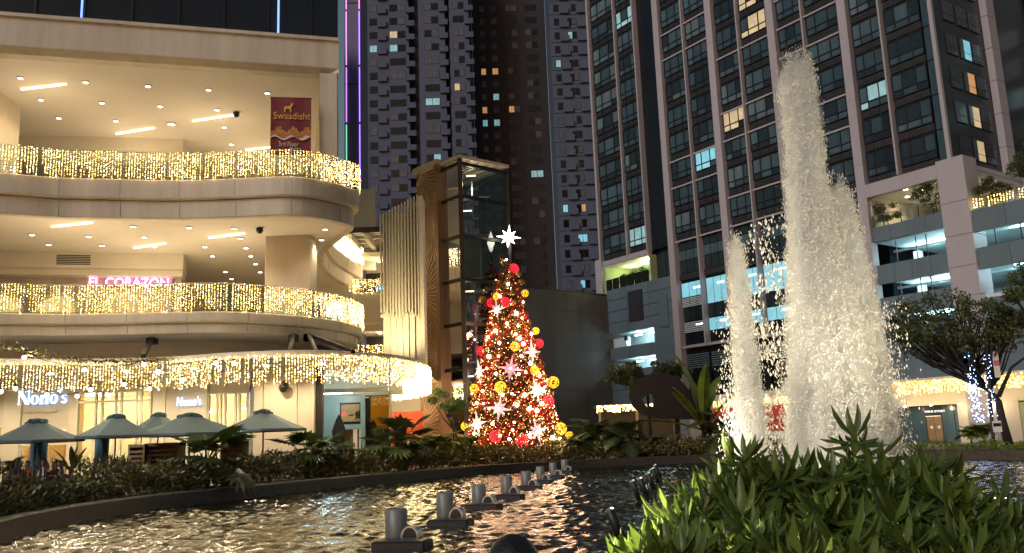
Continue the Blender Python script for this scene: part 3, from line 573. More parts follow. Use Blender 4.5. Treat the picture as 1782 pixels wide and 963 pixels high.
# ---- LED curtains
def curtain(C, z1, z0, label, n_off=.3, sp=.115, vs=.062, r=.0175, bright=.2, parent=None, seed=1):
    g = np.random.default_rng(seed); R = resample(C, sp); N = normals2(R); P = []; wires = MB()
    for i, (p, q) in enumerate(zip(R, N)):
        if g.random() < .05: continue
        L = (z1-z0)*(g.uniform(.86, 1.02) if g.random() > .12 else g.uniform(.5, .85)); n = int(L/vs*g.choice([1, 1, .95, .75])); ph = g.uniform(0, vs)
        z = z1-ph-np.arange(n)*vs*L/(n*vs+1e-6)*1.0
        o = n_off+g.normal(0, .025, n); al = g.normal(0, .008, n)
        P.append(np.stack([p[0]+q[0]*o-q[1]*al, p[1]+q[1]*o+q[0]*al, z+g.normal(0, .015, n)], 1))
        if i % 2 == 0: wires.bar((p[0]+q[0]*n_off, p[1]+q[1]*n_off, z1), (p[0]+q[0]*n_off, p[1]+q[1]*n_off, z1-L), .008)
    P = np.vstack(P); t = thing('light_curtain', label, 'fairy lights', (float(R[len(R)//2][0]), float(R[len(R)//2][1]), z0), group='hanging light curtains'); c = np.array(t.location)
    u = g.random(len(P)); mi = np.where(u < bright, 1, np.where(u < .78, 0, 2)); rr = np.where(mi == 1, r*1.15, r)*g.uniform(.8, 1.15, len(P))
    stuff(bulbs('led_bulbs', P-c, rr, ['led_gold', 'led_white', 'led_amber'], mi, t))
    w = wires; w.v = [(a-c[0], b-c[1], d-c[2]) for a, b, d in w.v]; stuff(w.build('wires', 'dark_metal', t)); return t
curtain(C3[(C3[:, 1] < 41.3) & (C3[:, 0] > -25)], 15.0, 13.72, 'curtain of warm fairy lights on third floor railing of the mall', seed=1)
curtain(C3[(C3[:, 1] > 50)], 15.0, 13.72, 'short curtain of fairy lights on recessed third floor railing behind the corner', seed=2, bright=.75, sp=.1)
curtain(C2[(C2[:, 1] < 47.5) & (C2[:, 0] > -25)], 8.98, 7.72, 'curtain of warm fairy lights on second floor railing of the mall', seed=3)
curtain(C1[(C1[:, 0] > -23)], 5.42, 4.22, 'curtain of warm fairy lights hanging from round canopy over the terrace', n_off=.05, seed=4, bright=.34)
C1b = C1[(C1[:, 0] > -8)]; curtain(C1b[C1b[:, 1] > 41], 5.4, 4.22, 'dense white fairy lights round the rear edge of the canopy', n_off=-.12, seed=5, bright=.9, sp=.06, vs=.06)
# ---- rear wing seen between the mall corner and the ribbed screen
rw = thing('rear_wing', 'set back mall wing with trellis roof and two lit parapets', 'building', (-8, 57, GZ))
def rwb(name, m, x0, y0, z0, x1, y1, z1, rz=0): mb = MB(); mb.box(x0+8, y0-57, z0-GZ, x1+8, y1-57, z1-GZ); return mb.build(name, m, rw)
rwb('wall', 'wall_cream', -16, 62, GZ, -3.6, 62.6, 16.5); rwb('parapet', 'wall_cream', -13, 57, 9.6, -3.6, 57.4, 11.6); rwb('floor_slab', 'ceiling_paint', -13, 57, 9.3, -3.6, 62, 9.62); rwb('beam', 'fascia', -13, 56.9, 9.0, -3.6, 57.3, 9.4)
rwb('lower_parapet', 'wall_cream', -13, 57, 6.2, -3.6, 57.4, 7.2); rwb('floor_slab', 'ceiling_paint', -13, 57.3, 5.6, -3.6, 62, 6.2); rwb('dark_shopfront', 'black_paint', -13, 61.8, 7.3, -5.9, 61.95, 9.2); rwb('dark_shopfront', 'black_paint', -10.6, 61.8, 12.2, -7.5, 61.95, 13.8)
rwb('roof_edge', 'dark_metal', -13, 54.6, 15.1, -7.4, 54.9, 15.45); rwb('roof_slab', 'ceiling_paint', -13, 58.3, 14.3, -3.6, 62, 14.6)
for k in range(6): rwb('trellis_beam', 'trim_cream', -12.6+k*1.05, 54.9, 14.75, -12.35+k*1.05, 62, 15.15)
for k in range(5): rwb('trellis_purlin', 'trim_cream', -13, 55.4+k*1.2, 15.15, -7.4, 55.6+k*1.2, 15.4)
rwb('post', 'trim_cream', -6.2, 57.4, GZ, -5.7, 57.9, 14.4); rwb('fascia_beam', 'trim_cream', -7.4, 57, 14.2, -3.6, 57.4, 14.7)
o = text('shop_sign_letters', 'ululu', .62, 'sign_blue', rw, (-1.85, 4.7, 12.55-GZ), sx=.8)
for z in (9.2, 14.2, 5.4):
    for x in (-9.2, -6.9, -4.5):
        mb = MB(); mb.lathe([(.12, z-GZ), (.12, z-GZ-.05)], 10, (x+8, 2.6, 0)); d = mb.build('downlight', 'downlight', rw); lamp('POINT', 'wing_glow', (x+8, 2.4, z-GZ-.9), 75, (1, .76, .45), d, .2)
LN = np.array([(-13.0, 57.0), (-6.0, 57.0), (-3.7, 57.0)])
curtain(LN, 12.5, 11.5, 'curtain of fairy lights on upper parapet behind the ribbed screen', n_off=.06, sp=.11, vs=.1, r=.026, seed=6)
curtain(LN, 8.1, 7.1, 'curtain of fairy lights on lower parapet behind the ribbed screen', n_off=.06, sp=.11, vs=.1, r=.026, seed=7)
# ---- ribbed screen
rs = thing('ribbed_screen', 'tall pale metal screen of vertical fins beside bronze lift panel', 'screen', (-6.0, 47, GZ))
mb = MB(); mb.box(-1.1, .25, 4.8, .9, .5, 14.0); mb.box(.9, .05, 4.8, 1.16, 1.4, 14.9); mb.build('backing', 'trim_cream', rs)
nf = 13
for k in range(nf):
    x = -1.18+k*(2.05/(nf-1)); zt = 13.85+k*(1.1/(nf-1)); zb = 8.4 if k < 3 else 8.2+.18*math.sin(k*.9)
    mb = MB(); mb.box(x-.035, -.05, zb, x+.035, .28, zt); mb.build('fin', 'trim_cream', rs)
for k in range(6):
    x = -.72+k*.33; mb = MB(); mb.box(x-.03, .02, 4.8, x+.03, .27, 8.3); mb.build('fin', 'trim_cream', rs)
mb = MB(); mb.box(-1.25, .2, 8.15, .95, .36, 8.3); mb.build('rail', 'trim_cream', rs)
lamp('SPOT', 'screen_light', (-.1, -2.6, 6.2), 750, (1, .78, .42), rs, .1, (math.radians(128), 0, 0), 100, .9)
# ---- lift tower
LC = Vector((-2.98, 52, 0)); LH = 18.6
lt = thing('lift_tower', 'glass lift tower with dark steel frame and bronze sunburst panel', 'lift tower', (LC.x, LC.y, GZ))
La = Vector((-2.9, 3.3, 0)); Lb = Vector((2.9, 2.4, 0)); La_n = La.normalized(); Lb_n = Lb.normalized()
def lbar(name, m, pts, w): mb = MB(); [mb.bar(a, b, w) for a, b in pts]; return mb.build(name, m, lt)
for p in (Vector((0, 0, 0)), La*.5, Lb, La, La+Lb): lbar('post', 'dark_metal', [(p, p+Vector((0, 0, LH)))], .28 if p.length < .1 else .2)
LEV = [.2, 2.9, 5.6, 8.3, 11.0, 13.7, 16.2, 18.3]
for z in LEV:
    Zv = Vector((0, 0, z)); lbar('ring_beam', 'dark_metal', [(Zv, La+Zv), (Zv, Lb+Zv), (La+Zv, La+Lb+Zv), (Lb+Zv, La+Lb+Zv)], .2)
for z, z2 in zip(LEV, LEV[1:]):
    for A, B in ((Vector(), Lb), (Vector(), La*.5)):
        mb = MB(); a = A+Vector((0, 0, z+.1)); b = B+Vector((0, 0, z+.1)); c = B+Vector((0, 0, z2-.1)); d = A+Vector((0, 0, z2-.1)); mb.add([a, b, c, d], [(0, 1, 2, 3)]); mb.build('glass_pane', 'lift_glass', lt)
    m1 = (La+Lb)*.5; lbar('inner_beam', 'steel', [(La*.2+Lb*.8+Vector((0, 0, z+.6)), La*.8+Lb*.25+Vector((0, 0, z+.6))), (m1+Vector((-.6, 0, z)), m1+Vector((-.6, 0, z2)))], .12)
lbar('guide_rail', 'steel', [(La*.45+Lb*.35+Vector((0, 0, .2)), La*.45+Lb*.35+Vector((0, 0, 18))), (La*.45+Lb*.65+Vector((0, 0, .2)), La*.45+Lb*.65+Vector((0, 0, 18)))], .1)
mb = MB(); c = La*.45+Lb*.5; mb.box(c.x-.9, c.y-.8, 11.4, c.x+.9, c.y+.8, 13.9); mb.build('lift_car', 'travertine', lt)
mb = MB(); mb.prism([(-.05, -.25), (Lb.x+.15, Lb.y-.15), ((La+Lb).x, (La+Lb).y+.2), (La.x-.15, La.y)], LH, LH+.2); mb.build('roof', 'wall_cream', lt)
for k in range(6): a = Lb*(k/6+.08)+La*.05; lbar('roof_purlin', 'steel', [(a+Vector((0, 0, LH-.15)), a+La*.9+Vector((0, 0, LH-.15)))], .1)
c = La*.3+Lb*.5; mb = MB(); mb.box(c.x-.3, c.y-.05, LH-.5, c.x+.3, c.y+.05, LH-.42); d = mb.build('ceiling_lamp', 'strip_light', lt); lamp('POINT', 'lamp_glow', (c.x, c.y, LH-1.0), 60, (1, .8, .5), d, .1)
for z in (3.2, 8.7, 14.1): c = La*.7+Lb*.7; mb = MB(); mb.bar((c.x-.5, c.y, z+2.2), (c.x+.5, c.y, z+2.2), .08); d = mb.build('ceiling_lamp', 'strip_light', lt); lamp('POINT', 'lamp_glow', (c.x, c.y, z+1.6), 22, (.9, .85, .6), d, .1)
# bronze panel on the far half of the left face, with raised sunburst ribs
nP = Vector((-La_n.y, La_n.x, 0)); nP = nP if nP.y < 0 else -nP
A0 = La*.5+nP*.1; Wp = (La*.52).length; T = Matrix.Translation(A0) @ Matrix((La_n, -nP, Vector((0, 0, 1)))).transposed().to_4x4()
mb = MB(); mb.box(0, -.02, 0, Wp, .3, LH+.1, 0, T); mb.build('bronze_panel', 'bronze', lt)
mb = MB(); mb.box(-.32, -.3, 0, 0, .35, LH+.12, 0, T); mb.build('panel_edge', 'bronze', lt); mb = MB(); mb.box(-.34, -.32, LH+.12, Wp+.1, .4, LH+.42, 0, T); mb.build('panel_coping', 'wall_cream', lt)
mb = MB()
for cz, cx in ((2.2, Wp), (6.5, 0), (10.6, Wp), (14.8, 0), (18.4, Wp)):
    for k in range(-11, 12):
        a = k*PI/2/11.5; dx, dz = math.cos(a)*(1 if cx == 0 else -1), math.sin(a); L = 1e9
        if abs(dx) > 1e-6: L = min(L, (Wp-.06)/abs(dx))
        L = min(L, 2.15/abs(dz) if abs(dz) > 1e-6 else L)
        z1 = cz+dz*L
        if z1 > LH-.05: L *= (LH-.05-cz)/(z1-cz+1e-9)
        if z1 < .05: L *= (cz-.05)/(cz-z1+1e-9)
        if L > .3: mb.bar(T @ Vector((cx+dx*.25, -.05, cz+dz*.25)), T @ Vector((cx+dx*L, -.05, cz+dz*L)), .05, .06)
stuff(mb.build('sunburst_ribs', 'bronze_rib', lt))
o = text('reflected_sign', 'uggu', .8, 'sign_blue', lt, (0, 0, 0)); o.location = La*.42+nP*-.25+Vector((0, 0, 6.7)); o.rotation_euler = (PI/2, 0, math.atan2(-La_n.y, -La_n.x)); o.scale = (.8, 1, 1); o.name = 'reflected_letters'  # glowing letters stand in for a sign mirrored in the lift glass
mb = MB(); mb.box(-1.2, -.02, -.28, .2, .02, -.1); q = mb.build('reflected_red_line', 'sign_red', lt); q.matrix_local = Matrix.Translation(La*.3+nP*-.25+Vector((0, 0, 6.75))) @ Matrix.Rotation(math.atan2(-La_n.y, -La_n.x), 4, 'Z')
lamp('SPOT', 'panel_light', (-4.0, 0.2, .6), 900, (1, .72, .42), lt, .15, (math.radians(150), 0, math.radians(-10)), 70, .9)
# blank concrete wall behind the tree, built of courses
wl = thing('concrete_wall', 'tall blank brown concrete wall behind the christmas tree', 'wall', (-1.5, 82, GZ)); d = Vector((13.2, 11, 0)); T = Matrix.Rotation(math.atan2(d.y, d.x), 4, 'Z')
for k in range(8):
    mb = MB(); mb.box(0, 0, k*1.98, d.length, .5, k*1.98+1.96, 0, T); mb.build('course', 'concrete_dark', wl)
mb = MB(); mb.box(0, .05, 15.8, d.length, .6, 16.05, 0, T); mb.build('coping', 'black_paint', wl); mb = MB(); mb.box(0, .04, 0, d.length, .45, 15.8, 0, T); mb.build('core', 'black_paint', wl)
# ================================================================== glass tower on the right
TW = thing('glass_tower', 'dark glass apartment tower on a parking podium with pale pillars', 'building', (31.59, 60.0, 0), math.atan2(.8254, -.5645))
def tb(name, m, x0, y0, z0, x1, y1, z1, parent=None, bevel=0): mb = MB(); mb.box(min(x0,x1), y0, z0, max(x0,x1), y1, z1); return mb.build(name, m, parent or TW, bevel=bevel)
TOP = 58.0; SH = 2.68; TB = 19.75
tb('core', 'tower_dark', .25, -20, TB+.1, 38.7, -.45, TOP); tb('core', 'tower_dark', 8.0, -20, 4.9, 28.4, -4.0, TB+.1)
for x in (7.2, 14.2, 21.2, 28.2):
    zz = np.arange(GZ, TOP, 5.36)
    for a, b in zip(zz, zz[1:]): tb('pillar_panel', 'pillar_panel', x-.38, -.6, a+.01, x+.38, .14, b-.01)
tb('corner_post', 'pillar_panel', -.14, -.1, TB+.4, .14, .18, TOP)
for x in (4.0, 10.95, 17.85, 24.6): tb('fin', 'pillar_panel', x-.07, -.5, 9.5 if x > 8 else TB+.4, x+.07, .22, TOP)
for x in (31.5, 34.5, 38.75): tb('fin', 'pillar_panel', x-.08, -.5, TB if x < 38 else GZ, x+.08 if x < 38 else x+.2, .2, TOP)
HB = [(.95, 3.8), (4.2, 6.62), (7.75, 10.78), (11.12, 13.62), (14.75, 17.68), (18.02, 20.6), (21.75, 24.43), (24.77, 27.65), (31.68, 34.35), (34.65, 38.55)]
# one window of unit width 3: frame, six panes
def win_meshes():
    cols = [.05, .9, 2.1, 2.95]; zt = [.05, .62, 1.9]; t = .05
    mb = MB()
    for c in cols: mb.box(c-t, -.08, 0, c+t, .05, 1.95)
    for z in zt: mb.box(0, -.07, z-t, 3, .045, z+t)
    fr = mb.build('window', 'mullion_dark'); me = fr.data; bpy.data.objects.remove(fr)
    panes = []
    for i in range(3):
        for j in range(2):
            panes.append((cols[i]+t, cols[i+1]-t, zt[j]+t, zt[j+1]-t))
    return me, panes
WME, WP = win_meshes(); PME = {}
def pane_mesh(k, m):
    if (k, m) not in PME:
        a, b, c, d = WP[k]; mb = MB(); mb.box(a, -.02, c, b, .0, d); o = mb.build('pane', m); PME[(k, m)] = o.data; bpy.data.objects.remove(o)
    return PME[(k, m)]
npane = 0
LITW = {(6, 2): 'lit_cyan', (4, 7): 'lit_warm', (8, 9): 'lit_cool', (4, 6): 'lit_warm', (8, 0): 'lit_cool', (1, 2): 'lit_cool', (5, 3): 'lit_warm'}
order = []
for h, (a, b) in enumerate(HB):
    for k in range(13):
        z = TB+.25+k*SH
        if z > 34+.47*a: continue
        order.append((a, h, k, z, b))
        if True:
            mb = MB(); w = b-a   # louvred spandrel in three panels
            for q in range(3):
                mb.box(a+w*q/3+.04, -.2, z+.04, a+w*(q+1)/3-.04, -.12, z+.56)
                for s in range(4): mb.box(a+w*q/3+.07, -.12, z+.1+s*.12, a+w*(q+1)/3-.07, -.09, z+.15+s*.12)
            mb.box(a, -.3, z, b, -.2, z+.62); mb.build('louvre_panel', 'louvre', TW)
order.sort(key=lambda q: q[0])
for a, h, k, z, b in order:
    W_ = link('window', WME, TW, (a, -.15, z+.66), None, ((b-a)/3.0, 1, 1)); lit = LITW.get((h, k)); base = random.choice(['pane_0', 'pane_0', 'pane_1', 'pane_1', 'pane_2', 'pane_3'])
    ms = [(random.choice([base, base, base, 'pane_1', 'pane_2']) if not lit else (lit if random.random() < .7 else base)) for _ in range(6)]
    if npane+6 <= 300:
        for q in range(6): link('pane', pane_mesh(q, ms[q]), W_); npane += 1
    else:
        mb = MB(); u = sorted(set(ms))
        for q in range(6): e, f, c, d = WP[q]; mb.box(e, -.02, c, f, 0, d, u.index(ms[q]))
        stuff(mb.build('panes', u, W_))
# pale floor beams on some storeys
for x0, x1, ks in ((.4, 6.7, ()), (7.7, 13.7, (0, 2, 3, 5, 6, 7)), (14.7, 20.7, (0, 1, 3, 4, 6)), (21.7, 27.7, (0, 2, 3, 7, 8))):
    for k in ks: tb('floor_beam', 'pillar_panel', x0, -.25, TB+.02+k*SH, x1, .02, TB+.17+k*SH)
# dark recessed glass strip between the wings, corner glazing
for k in range(14):
    for q in range(2): tb('strip_pane', 'pane_2', 28.8+q*1.35, -1.0, TB-2.8+.05+k*SH, 30.05+q*1.35, -.94, TB-2.8+SH-.05+k*SH)
for k in range(6): tb('corner_pane', 'pane_1', .18, -.3, TB+.3+k*SH, .88, -.26, TB+.3+SH-.08+k*SH)
# side face: dark glass, lit windows, side pillar, further wing
tb('side_wall', 'tower_dark', .06, -20, TB, .24, -.3, TOP)
for k in range(6):
    for a in (1.6, 3.5, 5.2):
        z = TB+.9+k*SH; lit = {(0, 3.5): 'lit_warm', (1, 3.5): 'lit_warm', (3, 3.5): 'lit_cyan', (1, 1.6): 'pane_0', (2, 3.5): 'lit_amber'}.get((k, a), 'pane_2')
        mb = MB(); mb.box(.0, -a-1.5, z, .08, -a, z+1.7); w = mb.build('side_window', 'mullion_dark', TW)
        for i in range(3):
            for j in range(2): q = MB(); q.box(-.02, -a-1.5+.06+i*.48, z+.06+j*.55, -.001, -a-1.5+.5+i*.48, z+(.55 if j == 0 else 1.62)); q.build('pane', lit if (i < 2 or lit.startswith('pane')) else 'pane_1', w)
for a, b in zip(np.arange(TB-.2, 55, 2.68), np.arange(TB+2.48, 57, 2.68)): tb('side_pillar', 'pillar_panel', -.5, -8.5, a+.02, .04, -7.3, b-.02)
tb('side_wing', 'tower_dark', -8, -26, 16, -.5, -16, TOP)
for k in range(6):
    for a in (1, 3.2, 5.4): tb('side_window', 'pane_1' if (k+int(a)) % 4 else 'lit_cool', -8+a, -15.99, TB+k*SH, -8+a+1.5, -15.9, TB+k*SH+1.6)
# ---- podium: corner column, soffit, balcony, parking decks
zz = [GZ, 4.9, 8.2, 10.3, 12.4, 14.6, 17.0, TB+.5]
for a, b in zip(zz, zz[1:]): tb('column_panel', 'pillar_panel', -1.0, -1.5, a+.015, 1.0, .3, b-.015, bevel=.02)
tb('column_core', 'pillar_panel', -.95, -1.45, GZ, .95, .25, TB)
tb('soffit_beam', 'pillar_panel', 1.0, -.3, 19.0, 6.75, .3, TB+.28); tb('soffit_beam', 'pillar_panel', -.9, -8, 19.0, -.3, -1.5, TB); tb('balcony_ceiling', 'ceiling_paint', -.9, -9, 19.3, 7.2, -.3, 19.42)
tb('balcony_wall', 'wall_cream', -6, -9.2, 15.6, 7.2, -9, 19.35); tb('balcony_wall', 'wall_cream', 6.72, -9, 15.6, 6.9, -.3, 19.3)
tb('back_column', 'pillar_panel', -.9, -8.6, 16.2, .3, -7.6, TB)
for x, y in ((2.0, -2), (3.9, -2.6), (4.4, -1.3), (5.6, -3.5), (1.4, -4.5), (-.2, -5)):
    mb = MB(); mb.lathe([(.16, 19.3), (.16, 19.26)], 10, (x, y, 0)); o = mb.build('downlight', 'downlight', TW); lamp('SPOT', 'downlight_beam', (x, y, 19.2), 260, (1, .78, .5), o, .1, (0, 0, 0), 140, .8)
def deck_band(x0, x1, z0, z1, y=0.0, m='podium_panel', n=4):
    for q in range(n):
        a, b = x0+(x1-x0)*q/n, x0+(x1-x0)*(q+1)/n; tb('parapet_panel', m, a+.015, y-.25, z0, b-.015, y, z1)
deck_band(1.0, 6.72, 15.5, 16.6); deck_band(1.0, 6.72, 12.2, 13.65); deck_band(1.0, 6.72, 9.7, 11.15); deck_band(1.0, 6.72, 4.95, 8.8)
deck_band(-14, -1.0, 14.65, 16.2, n=6); deck_band(-14, -1.0, 12.0, 13.5, n=6); deck_band(-14, -1.0, 9.0, 10.0, n=6); deck_band(-14, -1.0, 4.95, 8.2, n=6)
for z in (16.2, 13.3, 10.8, 8.4):
    tb('deck_slab', 'parking_wall', -14, -14, z-.75, 6.75, -.26, z-.5)
tb('parking_back', 'parking_wall', -14, -14.2, 5, 7.2, -14, 16)
for x in (2.5, 5.8, -3.5, -8):
    for z in (7.9, 10.3, 12.8): tb('parking_column', 'parking_wall', x, -5, z, x+.5, -4.5, z+2.3)
for z in (15.35, 12.45, 9.95):
    for x in (1.8, 3.6, 5.4, -2.6, -4.6):
        mb = MB(); yy = -2.2-(x*1.7) % 2.5; mb.box(x-.6, yy-.06, z-.1, x+.6, yy+.06, z-.02); o = mb.build('parking_tube', 'tube_cyan', TW)
        lamp('POINT', 'tube_glow', (x, yy, z-.35), 110, (.6, .93, 1), o, .25)
    mb = MB(); mb.tube([(7, -3, z-.25), (-12, -3.2, z-.25)], .1, 6); mb.build('pipe', 'parking_wall', TW)
for x in (1.5, 2.9, 4.3, 5.7, 6.6):
    tb('railing_post', 'dark_metal', x-.03, -.1, 16.6, x+.03, -.04, 17.55)
    if x < 6.5: tb('railing_pane', 'rail_glass', x+.05, -.08, 16.62, x+1.32, -.06, 17.5)
tb('railing_rail', 'steel', 1, -.12, 17.52, 6.7, -.04, 17.58)
for z in (13.65, 11.15):
    for x in (2.6, 3.4, 5.0): tb('guard_post', 'mullion_dark', x-.03, -.15, z, x+.03, -.09, z+1.65)
for x in (-2.3, -4): tb('guard_post', 'mullion_dark', x-.04, -.15, 13.5, x+.04, -.09, 14.65)
# middle bays below the tower: dark glass, cyan office floors, louvres
for x0, x1 in ((7.75, 10.8), (11.1, 13.7), (14.75, 17.7), (18, 20.7), (21.75, 24.45), (24.75, 27.65)):
    w = (x1-x0)/3
    tb('dark_glazing', 'tower_dark', x0, -.5, 4.9, x1, -.4, TB+.1)
    for q in range(3):
        a, b = x0+w*q+.04, x0+w*(q+1)-.04
        tb('glazing_pane', 'pane_0', a, -.38, 18.0, b, -.34, 18.9); tb('glazing_pane', 'pane_2', a, -.38, 16.7, b, -.34, 17.92); tb('glazing_pane', 'pane_2', a, -.38, 18.98, b, -.34, 19.8)
        lit = x0 in (21.75, 18, 14.75) or x0 == 24.75
        tb('office_pane', 'lit_cyan', a, -.38, 14.4 if x0 == 24.75 else 13.4, b, -.34, 15.75)
        if x0 in (24.75, 11.1):
            for s in range(6): tb('louvre_blade', 'parking_wall', a, -.38, 13.45+s*.15, b, -.3, 13.53+s*.15)
            for s in range(6): tb('louvre_blade', 'parking_wall', a, -.38, 11.0+s*.17, b, -.3, 11.09+s*.17)
        else: tb('office_pane', 'lit_cyan', a, -.38, 10.9, b, -.34, 12.0)
        tb('glazing_pane', 'pane_2', a, -.38, 12.1, b, -.34, 13.3)
        for s in range(7): tb('louvre_blade', 'podium_panel', a, -.38, 7.6+s*.2, b, -.3, 7.7+s*.2)
    for zz_ in (15.1, 11.6):
        tb('office_tube', 'tube_cyan', x0+.5, -.33, zz_, x0+1.3, -.3, zz_+.08)
    tb('floor_beam', 'pillar_panel', x0, -.3, 9.5, x1, .1, 9.75); tb('floor_beam', 'louvre', x0, -.36, 16.05, x1, -.2, 16.6)
# left end: planted balcony, panelled podium with lit slots
tb('balcony_ceiling', 'ceiling_paint', 31.4, -5, 19.3, 38.6, .02, 19.42); tb('soffit_beam', 'pillar_panel', 31.4, -.35, 19.42, 38.6, .1, TB+.2); m = mat('balcony_green', (.42, .5, .24), .7, .08, .5)
tb('balcony_wall', 'balcony_green', 31.4, -5.2, 16.4, 38.6, -5, 19.35); tb('balcony_wall', 'balcony_green', 38.3, -5, 16.4, 38.6, 0, 19.35); tb('balcony_wall', 'balcony_green', 31.4, -5, 16.4, 31.6, -.1, 19.35); tb('end_pillar', 'pillar_panel', 38.55, -.5, GZ, 39.6, .3, TB+.5)
for x, y in ((36.6, -2.2), (34.6, -2.4), (33.2, -2.0), (32.3, -1.0)):
    mb = MB(); mb.lathe([(.2, 19.3), (.2, 19.25)], 10, (x, y, 0)); o = mb.build('downlight', 'downlight', TW); lamp('POINT', 'downlight_glow', (x, y, 18.7), 90, (.85, 1, .55), o, .15)
for q in range(6): tb('railing_pane', 'rail_glass', 31.7+q*1.13, -.06, 16.75, 32.75+q*1.13, -.03, 17.9)
for z0, z1 in ((GZ, 6.2), (6.25, 8.2), (9.35, 10.6), (12.05, 13.2), (13.25, 14.4), (14.45, 15.6), (15.65, 16.75)):
    for q in range(3): tb('podium_panel', 'podium_panel', 28.7+q*3.28+.02, -.5, z0, 28.7+(q+1)*3.28-.02, -.02, z1)
tb('slot_panel', 'podium_panel', 28.7, -.5, 8.2, 31.5, -.04, 9.35); tb('slot_panel', 'podium_panel', 28.7, -.5, 10.6, 31.5, -.04, 12.05)
for z0, z1 in ((8.2, 9.35), (10.6, 12.05)):
    tb('slot_back', 'parking_wall', 31.5, -3, z0, 38.5, -2.9, z1); tb('slot_floor', 'parking_wall', 31.5, -3, z0-.04, 38.5, -.5, z0+.01); tb('slot_ceiling', 'parking_wall', 31.5, -3, z1-.01, 38.5, -.5, z1+.04)
    tb('slot_column', 'parking_wall', 36.3, -1.2, z0, 38.4, -.6, z1-.4); tb('slot_beam', 'black_paint', 36.0, -.7, z1-.75, 36.5, -.5, z1-.3)
    for x in (33.2, 35.2): mb = MB(); mb.box(x-.5, -1.4, z1-.35, x+.5, -1.3, z1-.25); o = mb.build('slot_tube', 'tube_cyan', TW); lamp('POINT', 'slot_glow', (x, -1.3, z1-.5), 80, (.6, .93, 1), o, .2)
tb('duct', 'louvre', 32.8, -.02, 13.0, 34.9, .1, 16.1); tb('duct', 'podium_panel', 29.3, -.02, 11.9, 30.4, .08, 15.0)
# ground floor of the podium: wine shop, beige piers
tb('ground_wall', 'wall_cream', -14, -.6, 3.0, 28.2, -.3, 4.95); tb('ground_back', 'wall_cream', 7.2, -.62, GZ, 28.2, -.32, 3.0)
for a, b in ((.85, 1.95), (-2.2, .85), (-6, -4.2), (-14, -9)): tb('pier', 'wall_cream', a, -.6, GZ, b, -.2, 3.05)
tb('shop_recess', 'tower_dark', 1.9, -1.2, GZ, 7, -1.1, 3.1)
for a, b in ((1.95, 2.55), (2.6, 3.5)): tb('shop_pane', 'pane_0', a, -.9, GZ, b, -.86, 2.95)
tb('shop_pane', 'pane_1', 4.75, -.9, GZ, 6.6, -.86, 2.95)
for q in range(2): d_ = tb('shop_door', 'wood', 3.55+q*.58, -.92, GZ, 4.1+q*.58, -.84, 2.2); tb('notice', 'white_paint', 3.7+q*.55, -.835, 1.35, 3.88+q*.55, -.83, 1.55, parent=d_)
tb('door_header', 'black_paint', 3.5, -.95, 2.25, 4.75, -.8, 2.95); tb('header_lamp', 'lit_sign', 3.55, -.82, 2.22, 4.7, -.78, 2.25)
ws = tag(text('shop_lettering', 'WINE STORY', .2, 'sign_white', None, (0, 0, 0), ext=.01, sx=1.25), 'small white letters reading WINE STORY over dark shop door', 'sign')
ws.matrix_world = TW.matrix_basis @ Matrix.Translation((4.72, -.78, 2.5)) @ Matrix.Rotation(PI, 4, 'Z') @ Matrix.Rotation(PI/2, 4, 'X') @ Matrix.Diagonal((1.3, 1, 1, 1))
tb('green_panel', 'balcony_green', -4.2, -.55, GZ, -2.2, -.4, 2.9)
for x in (1.4, -1.0, 5.5, 3.5): mb = MB(); mb.lathe([(.1, 3.0), (.1, 2.96)], 8, (x, .35, 0)); o = mb.build('soffit_lamp', 'downlight', TW); lamp('POINT', 'soffit_glow', (x, .6, 2.75), 28, (1, .76, .42), o, .15)
tb('entrance_canopy', 'wall_cream', -14, -.6, 4.72, 6.9, 1.0, 4.9)
M_T = Matrix.Translation((31.59, 60, 0)) @ Matrix.Rotation(math.atan2(.8254, -.5645), 4, 'Z')
def tw(x, y, z): return M_T @ Vector((x, y, z))
def tline(x0, x1, y): return np.array([tw(x0, y, 0)[:2], tw((x0+x1)/2, y, 0)[:2], tw(x1, y, 0)[:2]])
curtain(tline(6.9, .2, 1.05), 4.72, 3.75, 'band of golden fairy lights above the wine shop', n_off=0, sp=.1, vs=.09, r=.03, seed=11, bright=.15)
curtain(tline(-.4, -10, 1.05), 4.72, 3.75, 'band of golden fairy lights right of the wine shop pier', n_off=0, sp=.1, vs=.09, r=.03, seed=12, bright=.15)
curtain(tline(-1.2, -12, -.05), 16.95, 16.2, 'golden fairy lights draped over podium planter beside the corner column', n_off=.03, sp=.2, vs=.13, r=.04, seed=13, bright=.1)
curtain(tline(24.5, 14, 1.6), 4.3, 3.7, 'golden fairy lights above red barrier behind the fountain', n_off=0, sp=.14, vs=.12, r=.035, seed=15, bright=.2)
# canopy with lights left of the sculpture
cp = thing('entrance_canopy', 'low flat entrance canopy edged with warm fairy lights', 'canopy', (6.7, 74, GZ))
mb = MB(); mb.box(0, -.2, 3.65, 7.2, 3.5, 3.85); mb.build('roof', 'wall_cream', cp)
for x in (.4, 3.6, 6.8): mb = MB(); mb.box(x-.1, 2, 0, x+.1, 2.2, 3.65); mb.build('post', 'wall_cream', cp)
mb = MB(); mb.box(.5, 3.2, 0, 7, 3.4, 3.6); mb.build('back_wall', 'concrete_dark', cp)
curtain(np.array([(6.7, 73.75), (10, 73.75), (13.9, 73.75)]), 4.15, 3.55, 'warm fairy lights along low canopy left of the dark sculpture', n_off=0, sp=.11, vs=.09, r=.035, seed=14, bright=.5)
rb = thing('red_barrier', 'red and white site barrier at foot of the glass tower', 'barrier', tw(24.6, 1.2, GZ), math.atan2(-.8254, .5645))
